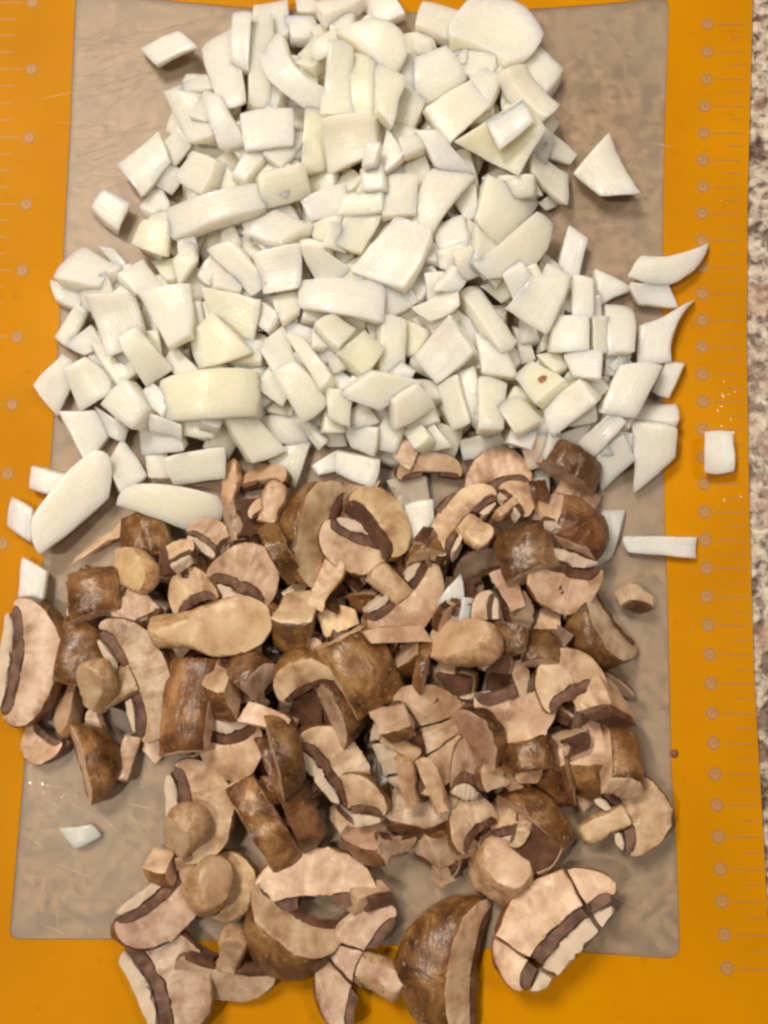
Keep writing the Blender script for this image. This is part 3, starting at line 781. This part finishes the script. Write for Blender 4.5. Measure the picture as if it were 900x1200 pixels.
SIDE = Matrix(((1, 0, 0), (0, 0, 1), (0, -1, 0))); TOPV = Matrix.Identity(3); UNDER = Matrix(((1, 0, 0), (0, -1, 0), (0, 0, -1))); LYING = Matrix(((0, 0, 1), (1, 0, 0), (0, 1, 0)))
# kind: parts, cuts, view, extra turn (degrees), object name, words
KIND = {
 'slice':   ('cG', box(y0=-.20, y1=.22, z0=-.22), SIDE, (-8, 0, 0), 'mushroom_slice', 'mushroom slice with dark gills'),
 'slicest': ('cgs', box(y0=-.20, y1=.22), SIDE, (-10, 0, 0), 'mushroom_slice', 'mushroom slice with its stem'),
 'capslice': ('cg', box(y0=-.18, y1=.20), SIDE, (-6, 0, 0), 'mushroom_slice', 'arched mushroom cap slice'),
 'thick':   ('cG', box(y0=-.05, y1=.55, z0=-.22), SIDE, (-26, 0, 0), 'mushroom_half', 'mushroom half'),
 'halfsl':  ('cG', box(x0=-.12, y0=-.20, y1=.22, z0=-.22), SIDE, (-10, 0, 0), 'mushroom_slice', 'half mushroom slice'),
 'dome':    ('c', box(x0=-.62, x1=.62, y0=-.55, y1=.55, z0=.30), TOPV, (-12, 8, 0), 'mushroom_cap_piece', 'brown skinned mushroom cap piece'),
 'strip':   ('c', box(x0=-.92, x1=.92, y0=.08, y1=.52, z0=.20), TOPV, (-16, 0, 0), 'mushroom_cap_strip', 'brown skinned mushroom cap strip'),
 'half':    ('cG', box(y0=.02, z0=-.1), TOPV, (-48, 0, 0), 'mushroom_half', 'brown mushroom half with a cut side'),
 'halfskin': ('cG', box(y0=.02, z0=-.1), TOPV, (-35, 0, 0), 'mushroom_half', 'brown mushroom half'),
 'quarter': ('cgs', box(x0=.0, y0=.0, z0=-.2), TOPV, (-55, 18, 40), 'mushroom_quarter', 'mushroom quarter'),
 'under':   ('cgs', box(z0=-.12), UNDER, (12, -8, 0), 'upturned_mushroom', 'upturned mushroom cap'),
 'lobe':    ('l', box(z0=-.55), LYING, (0, -24, 0), 'mushroom_stalk_piece', 'tan mushroom stem end'),
 'stem':    ('l', box(z0=-.9), LYING, (0, -8, 0), 'mushroom_stalk_piece', 'tan mushroom stem'),
 'stemup':  ('l', box(z0=-.35), TOPV, (-22, 14, 0), 'mushroom_stalk_piece', 'rounded mushroom stem end'),
 'stick':   ('s', box(x0=-.10, y0=-.12, y1=.12), LYING, (0, 0, 0), 'mushroom_stalk_stick', 'cut mushroom stem stick'),
 'chunk':   ('cg', box(x0=.12, x1=.72, y0=-.26, y1=.26), SIDE, (-30, 25, 0), 'mushroom_chunk', 'mushroom chunk'),
 'chunk2':  ('c', box(x0=-.5, x1=.1, y0=-.5, y1=.05), TOPV, (28, -22, 0), 'mushroom_chunk', 'mushroom chunk with brown skin'),
 'chip':    ('c', box(x0=-.45, x1=.5, y0=-.08, y1=.10, z0=.40), SIDE, (-6, 6, 0), 'mushroom_chip', 'pale mushroom flesh chip'),
 'gills':   ('cg', box(x0=.1, x1=.95, y0=-.5, y1=.4), UNDER, (18, 12, 0), 'mushroom_chunk', 'dark gilled mushroom chunk'),
}
PARTNAME = {'G': 'gills_full', 'V': 'veil_full', 'v': 'veil', 'c': 'cap', 'g': 'gills', 's': 'stem', 'l': 'lobe'}
def make_mushroom(lv, kind, px, py, Lp, Wp, ang, rng, tone=1.0, label=None, anchor=None, splits=(), q=0.36, depth=1.0):
    parts, cuts, view, extra, name, words = KIND[kind]
    sd = Vector((rng.uniform(0, 50), rng.uniform(0, 50), rng.uniform(0, 50))); lump = 0.14 if 'l' in parts else 0.085; e = rng.uniform(-.05, .05)
    sq = rng.uniform(0.92, 1.08)
    def warp(c, ragged=False):
        d = noise.noise_vector(Vector(c) * 1.25 + sd) * lump + noise.noise_vector(Vector(c) * 3.5 + sd) * 0.028
        if ragged: d = d + noise.noise_vector(Vector(c) * 9 + sd) * 0.06
        return Vector((c[0] + d.x, c[1] * sq + d.y, c[2] + d.z * 0.8 + e * c[0]))
    warp.sd = sd; cj = []
    for co, no in cuts:
        jj = .22 if kind in ('chunk', 'chunk2', 'chip', 'quarter') else .12; n2 = Vector(no) + Vector((rng.uniform(-jj, jj), rng.uniform(-jj, jj), rng.uniform(-jj, jj))); cj.append((Vector(co) * rng.uniform(.93, 1.05), n2))
    if kind in ('lobe', 'stem'):
        cj.append((Vector((0, .20 + rng.uniform(-.1, .08), 0)), Vector((rng.uniform(-.5, .5), 1, rng.uniform(-.5, .3)))))
        if rng.random() < .5: cj.append((Vector((.25, 0, 0)), Vector((1, rng.uniform(-.2, .6), rng.uniform(-.3, .3)))))
    if kind == 'stemup': cj.append((Vector((0, 0, .44)), Vector((rng.uniform(-.25, .25), rng.uniform(-.25, .25), 1))))
    sets = [[]]; veil = rng.random() < 0.75
    for co, no in splits:
        n = Vector(no).normalized(); c = Vector(co)
        sets = [s + [(c - n * .018, tuple(n))] for s in sets] + [s + [(c + n * .018, tuple(-n))] for s in sets]
    bms = []
    for s in sets:
        for ch in parts + (('V' if 'G' in parts else 'v') if kind in ('slice', 'halfsl', 'slicest', 'thick') and veil else ''):
            b = cut(PARTNAME[ch], cj + s, warp)
            if len(b.faces) > 2: bms.append((ch, b))
            else: b.free()
    R0 = Euler([math.radians(x + rng.uniform(-7, 7)) for x in extra]).to_matrix() @ view
    for ch, b in bms:
        for v in b.verts: v.co = R0 @ v.co
    allv = np.array([v.co[:] for ch, b in bms for v in b.verts]); mn, mx = allv.min(0), allv.max(0)
    g0 = at(px, py); z0 = ground(*g0, 0.008)
    for it in range(2):
        dist = CP[2] - z0 - 0.006; mpp = dist / math.cos(CR[0]) / FPX
        sx = 1.05 * Lp * mpp / (mx[0] - mn[0]); sy = 1.05 * Wp * mpp / (mx[1] - mn[1]); sz = math.sqrt(sx * sy) * depth
        sz = min(sz, 0.017 / (mx[2] - mn[2])); cen = (mn + mx) / 2
        c = at(px, py, z0 + 0.006)
        V = (allv - cen) * np.array([sx, sy, sz])
        if it == 0:
            gx, gy = slope(c[0], c[1], max(0.006, 0.4 * Lp * mpp)); k = 0.0 if lv == 0 else 0.5; m = 0.4; j = 0.03 if lv == 0 else 0.12
            gx = max(-m, min(m, gx * k)) + rng.uniform(-j, j); gy = max(-m, min(m, gy * k)) + rng.uniform(-j, j)
        Rm = tilt_matrix(gx, gy) @ Matrix.Rotation(math.radians(ang), 3, 'Z'); Rn = np.array(Rm)
        P = V @ Rn.T + np.array([c[0], c[1], 0])
        SP = []; o0 = 0
        for ch, b in bms:
            b.verts.ensure_lookup_table(); b.verts.index_update()
            tri = [(f.verts[0].index + o0, f.verts[k2].index + o0, f.verts[k2 + 1].index + o0) for f in b.faces for k2 in range(1, len(f.verts) - 1)]
            SP.append(samples(P, np.array(tri))); o0 += len(b.verts)
        SP = np.concatenate(SP)
        z, u, hi = settle(SP, 0.97 if lv == 0 else q)
        z0 = z - 0.003
    bake(u, hi, z)
    t = tone * rng.uniform(0.70, 1.12) * (0.25 if lv == 0.5 else 1.0); col = [t, t * rng.uniform(.90, 1.0), t * rng.uniform(.78, 1.0)]  # bottom fillers darkened: shade of the gaps put into their colour
    single = len(bms) == 1
    zb = float(V[:, 2].min())
    if not single:
        root = bpy.data.objects.new(name, None); COL.objects.link(root); root.empty_display_size = 0.005
    o0 = 0
    for ch, b in bms:
        n = len(b.verts)
        for i, v in enumerate(b.verts): p = V[o0 + i]; v.co = (p[0], p[1], p[2] - zb)
        o0 += n
        me = bm_mesh(b, 'mushroom_' + PARTNAME[ch], 48)
        mats = {'c': [M['skin'], M['flesh']], 'g': [M['gill']], 'v': [M['veil']], 'G': [M['gill']], 'V': [M['veil']], 's': [M['stem'], M['flesh']], 'l': [M['stem'], M['stalk_flesh']]}[ch]
        nm = name if single else {'c': 'cap', 'g': 'gills', 's': 'stem', 'l': 'stem', 'v': 'veil', 'G': 'gills', 'V': 'veil'}[ch]
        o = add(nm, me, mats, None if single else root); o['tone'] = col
        if single: root = o
    root.location = Vector((c[0], c[1], z)) + Rm @ Vector((0, 0, zb)); root.rotation_euler = Rm.to_euler()
    THINGS.append((root, px, py, words, label, anchor, 'mushroom', lv))
    return root

MUSH = '''
2 slice 36 775 146 78 -88 1.0 | large pale mushroom slice with a brown gill band over the left border | the large border slice
3 slice 643 1080 158 88 50 1.0 | large cracked mushroom slice with a white ragged veil at the lower right | the large cracked slice
3 capslice 368 1033 136 70 6 1.0 | broad pale arched mushroom slice lying over a brown dome near the bottom | the broad pale arch
1 halfskin 342 1100 108 95 170 0.8 | brown mushroom dome underneath the broad pale arch near the bottom edge | the bottom brown dome
2 halfskin 516 1134 150 98 82 1.0 | large brown mushroom half standing on the bottom orange border | the bottom mushroom half
1 slicest 424 1136 142 96 66 0.95 | opened mushroom with tan stem left of the bottom mushroom half | the opened bottom mushroom
3 stemup 588 1024 72 78 10 1.15 | round orange-brown stem end facing up above the large cracked slice | the round orange stem end
2 slice 590 970 60 62 10 1.0
1 gills 632 985 55 62 -30 0.8
3 strip 634 955 92 40 -42 0.9 | speckled brown cap strip above the large cracked slice | the speckled strip
2 slicest 732 957 88 104 -66 1.0 | big mushroom slice with thick tan stem near the right border | the thick-stemmed slice
2 chunk2 650 905 46 85 15 0.95
2 chunk2 688 892 52 92 8 1.0 | middle wedge of the three-way split brown mushroom on the right | the split middle wedge
2 dome 729 890 46 84 -8 1.0 | rightmost rounded wedge of the three-way split brown mushroom | the split right wedge
2 slice 664 792 80 66 20 0.95 | hollow mushroom slice with a dark gill pocket on the right | the dark gill pocket
3 chunk 706 822 84 58 -8 1.15 | bright white-faced mushroom chunk with an orange underside on the right | the white-faced chunk
2 half 704 744 92 74 138 0.9 | round-edged mushroom piece with lilac cut top at the right edge | the lilac-topped piece
3 slice 660 681 94 74 172 1.05 | neat mushroom slice with white veil and brown rim right of centre | the neat veiled slice
0 chunk 745 701 42 32 -10 0.9 | tiny mushroom scrap alone on the panel by the right border | the lone scrap
3 dome 678 618 74 58 -25 1.05 | smooth tan cap piece below the reddish wedge on the upper right | the smooth tan cap
3 strip 672 546 80 50 -28 0.9 | reddish brown mushroom wedge at the upper right end of the mushrooms | the reddish wedge
4 chip 680 577 54 34 -22 1.1
3 slice 584 555 78 66 10 0.95 | ragged mushroom slice with brown pitted skin at the top of the mushrooms | the pitted slice
3 slicest 602 588 50 66 -40 1.05
3 slicest 545 616 112 70 58 1.05 | long pink-fleshed slice with a tan stem core in the upper middle | the long pink slice
2 dome 616 648 68 68 20 0.8
3 chip 598 690 52 26 -68 1.1
4 slicest 470 698 112 88 -138 1.05 | big tan mushroom slice with a stem right of centre in the upper pile | the big tan slice
4 chip 467 743 86 20 3 1.2 | thin leaf-shaped pale sliver just below the big tan slice | the leaf-shaped sliver
3 slice 412 642 86 60 158 1.05 | boat-shaped mushroom slice with pale flesh left of the sunken dice | the boat-shaped slice
2 halfskin 362 620 128 80 74 1.0 | large hollow brown cap half with a grey cut band, upper left of centre | the large hollow cap
3 slice 448 608 92 60 -48 0.95
2 strip 326 645 76 36 -62 0.9
3 capslice 310 557 68 32 -8 1.1 | thin arched peel of mushroom cap touching the lowest onions | the thin arched peel
2 stem 318 588 52 30 80 1.0
2 stem 270 568 62 22 84 1.0
1 gills 291 608 64 54 10 0.85
3 slice 287 672 82 78 -28 1.0
3 slice 246 630 56 44 -30 1.0 | small curled mushroom slice under the end of the big half-moon onion | the small curled slice
3 halfsl 212 648 38 46 20 1.1
3 slice 224 690 62 56 28 1.05 | small flat slice with a gill hook above the long golden stem | the small hooked slice
4 stem 248 737 134 66 8 1.15 | long golden mushroom stem piece lying flat left of centre | the long golden stem
3 dome 170 630 62 64 10 1.1 | orange-brown cap piece below the big half-moon onion on the left | the orange cap piece
3 chip 118 642 84 32 50 1.15 | pale winged flesh sliver spreading left of the orange cap piece | the winged sliver
4 lobe 157 668 58 50 -12 1.1 | egg-shaped tan stem knob under the orange cap piece | the egg-shaped knob
2 dome 106 695 62 56 15 1.05
2 chip 152 712 52 36 30 1.1
2 dome 96 768 70 88 0 0.95
3 stem 74 828 70 30 -86 1.05
3 slicest 152 797 148 100 -62 0.95 | large gilled mushroom slice with grey flesh in the left of the pile | the large gilled slice
4 lobe 112 802 62 46 62 1.1 | pale oval stem end over the large gilled slice | the pale oval stem
1 slice 44 873 50 46 140 1.0 | small dark-striped mushroom scrap at the left edge of the panel | the striped scrap
2 halfskin 107 895 92 56 -82 0.95 | curled brown mushroom piece at the lower left of the pile | the curled brown piece
1 chip 147 890 52 22 84 1.1
1 chip 186 870 42 36 60 1.05
3 dome 220 830 118 62 84 1.15 | glossy golden oval cap piece below the long golden stem | the golden oval cap
3 chunk2 258 812 40 66 12 1.1
2 slice 270 878 76 76 188 1.05 | round pale slice with a torn brown middle right of the golden oval cap | the torn round slice
2 quarter 298 798 62 72 20 0.8
3 halfskin 354 786 74 56 22 1.15
2 chunk2 343 726 52 78 -10 1.0
2 stem 382 682 66 32 62 1.1
3 chip 394 725 44 34 30 1.15 | frilly pink flesh scrap above the square brown cap | the frilly scrap
3 dome 425 784 96 72 -58 0.95 | square speckled brown cap piece in the middle of the mushrooms | the square brown cap
2 halfskin 400 830 90 58 -62 1.0
3 slice 392 894 104 64 -56 1.0 | upright slice with dark gills and white veil in the lower middle | the upright veiled slice
3 strip 333 884 98 42 -74 1.0
2 strip 336 932 150 62 -58 1.05 | longer inner strip of the pair of speckled brown cap strips | the long paired strip
2 strip 306 970 128 66 -56 1.1 | outer plump strip of the pair of speckled brown cap strips | the plump paired strip
2 slice 232 950 116 84 -82 1.05 | large oval slice with a brown gill hook at the lower left | the large oval slice
3 lobe 216 974 62 48 68 1.05 | almond-shaped stem end on top of the large oval slice | the almond stem
3 chip 218 1026 54 22 -82 1.05
2 capslice 272 1040 76 52 -88 1.1
3 stemup 241 1040 54 68 0 1.1 | ball-shaped tan stem end below the almond-shaped stem | the ball stem
2 slice 186 1072 108 64 -142 1.05 | pale slice with a white-filled gill slot at the lower left | the gill-slot slice
1 slice 198 1150 126 88 -62 1.0 | big flat mushroom slice on the bottom left orange border | the bottom left slice
1 slicest 264 1132 112 84 172 0.95 | upturned slice with a dark gill arch at the bottom of the pile | the gill-arch slice
1 chunk2 186 1020 38 40 0 1.05
3 chunk2 462 846 46 44 20 1.1
3 stick 470 872 48 20 -30 1.1
2 thick 494 862 118 112 -62 1.0 | round scored mushroom half with a dark gill arc in the lower middle | the scored round half
1 halfskin 490 944 96 84 190 0.9 | dark upturned cap under two leaning stem sticks | the dark upturned cap
3 stick 478 916 60 22 -80 1.0
3 stick 507 918 70 24 -62 1.1 | square-cut orange stem stick leaning over the dark upturned cap | the orange stick
3 halfsl 430 936 48 62 14 1.05
1 chunk2 433 986 62 52 10 1.05
3 slice 548 962 66 52 32 1.05
2 quarter 520 1004 80 66 -20 1.0
2 slice 546 900 40 72 0 0.95
2 strip 566 862 76 42 -56 0.9
2 slice 608 830 98 76 196 0.95 | bowl-shaped mushroom slice with brown hollow right of the scored round half | the bowl-shaped slice
3 chip 614 797 50 24 -64 1.0
3 lobe 544 752 90 56 -4 1.05 | acorn-like smooth tan stem in the right centre of the pile | the acorn-like stem
2 chunk2 600 748 42 50 0 1.1
2 chip 640 726 36 26 0 1.0
2 strip 622 886 66 42 10 0.95
1 quarter 586 905 50 52 60 0.85
2 chip 620 902 34 32 -100 1.05
2 capslice 502 545 78 34 4 1.1 | ridged pinkish mushroom slab among the lowest onions | the ridged slab
2 chip 477 528 30 28 60 1.0
2 halfskin 500 645 46 36 0 1.05
1 gills 525 802 66 66 0 0.7
2 chunk2 482 772 46 46 30 0.95
2 strip 496 782 60 22 80 1.0
3 chip 312 844 58 26 -16 1.05
2 chunk 427 1054 58 36 24 1.0 | small striped end of a slice right of the broad pale arch | the striped end
2 halfsl 650 606 32 46 0 1.05
3 strip 720 798 64 12 -24 1.0 | thin brown stick-like peel above the white-faced chunk | the thin peel
1 chunk2 432 702 46 36 0 0.9
1 dome 634 760 48 44 0 0.7
'''
MUSH_SPLITS = {'large cracked': [((-.45, 0, 0), (1, 0, .25)), ((.5, 0, 0), (1, 0, -.2))], 'round scored': [((.35, 0, 0), (1, 0, .15)), ((-.25, 0, 0), (1, 0, -.2))], 'opened mush': [((.3, 0, 0), (1, 0, .2)), ((-.35, 0, 0), (1, 0, -.3))]}

def in_poly(x, y, poly):
    s = False; j = len(poly) - 1
    for i in range(len(poly)):
        (xi, yi), (xj, yj) = poly[i], poly[j]
        if (yi > y) != (yj > y) and x < (xj - xi) * (y - yi) / (yj - yi) + xi: s = not s
        j = i
    return s
def scatter(poly, n, gap, rng):
    out = []; x0, x1 = min(p[0] for p in poly), max(p[0] for p in poly); y0, y1 = min(p[1] for p in poly), max(p[1] for p in poly)
    for _ in range(20000):
        x, y = rng.uniform(x0, x1), rng.uniform(y0, y1)
        if in_poly(x, y, poly) and all((x - a) ** 2 + (y - b) ** 2 > gap * gap for a, b in out):
            out.append((x, y))
            if len(out) >= n: break
    return out
O_POLY = [(210, 125), (300, 40), (460, 25), (540, 70), (620, 70), (640, 180), (585, 300), (690, 350), (740, 380), (730, 520), (640, 520), (430, 520), (350, 480), (240, 520), (150, 480), (100, 420), (110, 340), (180, 310)]
M_POLY = [(120, 700), (230, 640), (300, 600), (480, 590), (600, 580), (660, 640), (650, 760), (700, 850), (690, 900), (570, 930), (420, 920), (310, 900), (230, 850), (130, 840)]
M_POLY2 = [(80, 700), (150, 640), (250, 600), (330, 570), (480, 570), (600, 560), (680, 600), (670, 720), (720, 790), (730, 900), (650, 960), (560, 1000), (420, 1020), (300, 990), (220, 880), (90, 860)]
rng = random.Random(11)
jobs = []
for x, y in scatter(O_POLY, 110, 31, rng):
    a = rng.uniform(0, math.pi); l = rng.uniform(19, 25); w = rng.uniform(15, 20); ca, sa = math.cos(a), math.sin(a)
    q = [(x + sx * l * ca - sy * w * sa, y + sx * l * sa + sy * w * ca) for sx, sy in ((-1, -1), (1, -1), (1, 1), (-1, 1))]
    jobs.append((0.1, 'o', (0.5, rng.choice('ccyt'), rng.uniform(.0055, .0075), [k for p in q for k in p], None, None)))
for x, y in scatter(O_POLY, 110, 29, rng):
    a = rng.uniform(0, math.pi); l = rng.uniform(13, 20); w = rng.uniform(10, 15); ca, sa = math.cos(a), math.sin(a)
    q = [(x + sx * l * ca - sy * w * sa, y + sx * l * sa + sy * w * ca) for sx, sy in ((-1, -1), (1, -rng.uniform(.6, 1.1)), (1, 1), (-1, rng.uniform(.6, 1.1)))]
    jobs.append((1.6, 'o', (1.5, rng.choice('wccwyp'), rng.uniform(.005, .0065), [k for p in q for k in p], None, None)))
for e in parse_onions(): jobs.append((e[0] + 0.2, 'o', e))
for i, (x, y) in enumerate(scatter(M_POLY, 60, 45, rng)):
    jobs.append((0.6, 'm', [0.5, rng.choice(['dome', 'gills', 'gills', 'quarter', 'half']), x, y, rng.uniform(55, 72), rng.uniform(48, 60), rng.uniform(0, 360), 0.8, None, None]))
for i, (x, y) in enumerate(scatter(M_POLY2, 62, 40, rng)):
    kd = rng.choice(['halfsl', 'chunk2', 'chip', 'strip', 'capslice', 'slice', 'gills', 'stick'])
    jobs.append((2.6, 'm', [1.5, kd, x, y, rng.uniform(34, 50), rng.uniform(20, 34), rng.uniform(0, 360), rng.uniform(.7, 1.0), None, None]))
for ln in MUSH.strip().splitlines():
    p = [x.strip() for x in ln.split('|')]; f = p[0].split()
    jobs.append((int(f[0]) + 0.7, 'm', [int(f[0]), f[1]] + [float(x) for x in f[2:8]] + [p[1] if len(p) > 1 else None, p[2] if len(p) > 2 else None]))
jobs.sort(key=lambda j: j[0])
for k, (lv, t, e) in enumerate(jobs):
    r = random.Random(1000 + k)
    if t == 'o':
        o = make_onion(*e, r)
        if e[4] and e[4].startswith('onion dice with one'):
            bm = bmesh.new(); bmesh.ops.create_icosphere(bm, subdivisions=2, radius=0.0016)
            for v in bm.verts: v.co = v.co * (1 + 0.35 * noise.noise(v.co * 900)); v.co.z *= 0.3
            s = add('brown_speck', bm_mesh(bm, 'brown_speck', 60), M['speck'], o)
            top = max((v.co for v in o.data.vertices if abs(v.co.x) < 0.003 and abs(v.co.y) < 0.003), key=lambda c: c.z); s.location = (top.x, top.y, top.z)
    else:
        spl = ()
        if e[8]:
            for key, v in MUSH_SPLITS.items():
                if e[8].startswith(key): spl = v
        make_mushroom(e[0], e[1], e[2], e[3], e[4], e[5], e[6], r, e[7], e[8], e[9], spl)

# ------------------------------------------------------------------ labels: hand-written, or by the nearest landmark piece
anchors = [t for t in THINGS if t[5]]; used = {}
DIRS = ['right of', 'above and right of', 'above', 'above and left of', 'left of', 'below and left of', 'below', 'below and right of']
ORD = ['', 'second ', 'third ', 'fourth ', 'fifth ', 'sixth ']
for t in sorted(THINGS, key=lambda t: 0 if t[4] else 1):
    o, x, y, words, label, anchor, pile, lv = t
    if not label:
        if lv == 0.5: words = ('half-hidden ' + words) if pile == 'mushroom' else 'half-hidden ' + ' '.join(words.split()[1:])
        cand = sorted((a for a in anchors if a[0] is not o), key=lambda a: (a[1] - x) ** 2 + (a[2] - y) ** 2 + (0 if a[6] == pile else 4000))
        done = False
        for n in range(6):
            for a in cand[:5]:
                d = DIRS[int(round(math.atan2(-(y - a[2]), x - a[1]) / (math.pi / 4))) % 8]
                label = f'{ORD[n]}{words} {d} {a[5]}'
                if label not in used and len(label.split()) <= 16: done = True; break
            if done: break
    used[label] = 1
    cat = 'onion piece' if pile == 'onion' else 'mushroom piece'
    tag(o, label, cat, 'chopped onion pieces' if pile == 'onion' else 'chopped mushroom pieces', 'thing')

# ------------------------------------------------------------------ water beads and a crumb on the mat
bm = bmesh.new(); rd = random.Random(5)
def bead(px, py, r):
    x, y = at(px, py)
    if ground(x, y, 0.002) > 0.0005: return
    res = bmesh.ops.create_icosphere(bm, subdivisions=2, radius=r)
    ax, ay = rd.uniform(.7, 1.4), rd.uniform(.7, 1.4)
    for v in res['verts']:
        v.co.z = max(v.co.z, 0) * 0.45; v.co = Vector((x + v.co.x * ax, y + v.co.y * ay, v.co.z + 0.00012))
for (cx_, cy_, sx, sy, n) in [(792, 650, 30, 60, 60), (760, 730, 28, 40, 50), (850, 470, 18, 40, 25), (70, 680, 28, 32, 70), (845, 235, 10, 8, 10), (850, 590, 20, 30, 15), (60, 925, 30, 20, 18), (75, 1050, 40, 30, 25), (170, 915, 30, 15, 15), (760, 620, 22, 40, 20), (800, 830, 12, 60, 14), (60, 560, 20, 30, 10)]:
    for _ in range(int(n * 0.4)): bead(rd.gauss(cx_, sx * .6), rd.gauss(cy_, sy * .6), rd.choice([.0002, .0002, .0003, .0003, .0004]))
w = add('water_droplets', bm_mesh(bm, 'water_droplets', 60), M['water'])
tag(w, 'tiny onion juice droplets spattered over the mat', 'droplets', kind='stuff')
bm = bmesh.new(); bmesh.ops.create_icosphere(bm, subdivisions=2, radius=0.0014)
for v in bm.verts: v.co = v.co * (1 + 0.4 * noise.noise(v.co * 700)); v.co.z = max(v.co.z * 0.5, -0.0003)
c = add('mushroom_crumb', bm_mesh(bm, 'mushroom_crumb', 60), M['crumb']); p = at(790, 883); c.location = (p[0], p[1], 0.0004)
tag(c, 'tiny reddish brown crumb at the inner edge of the right border', 'crumb')
for b in PROTO.values(): b.free()
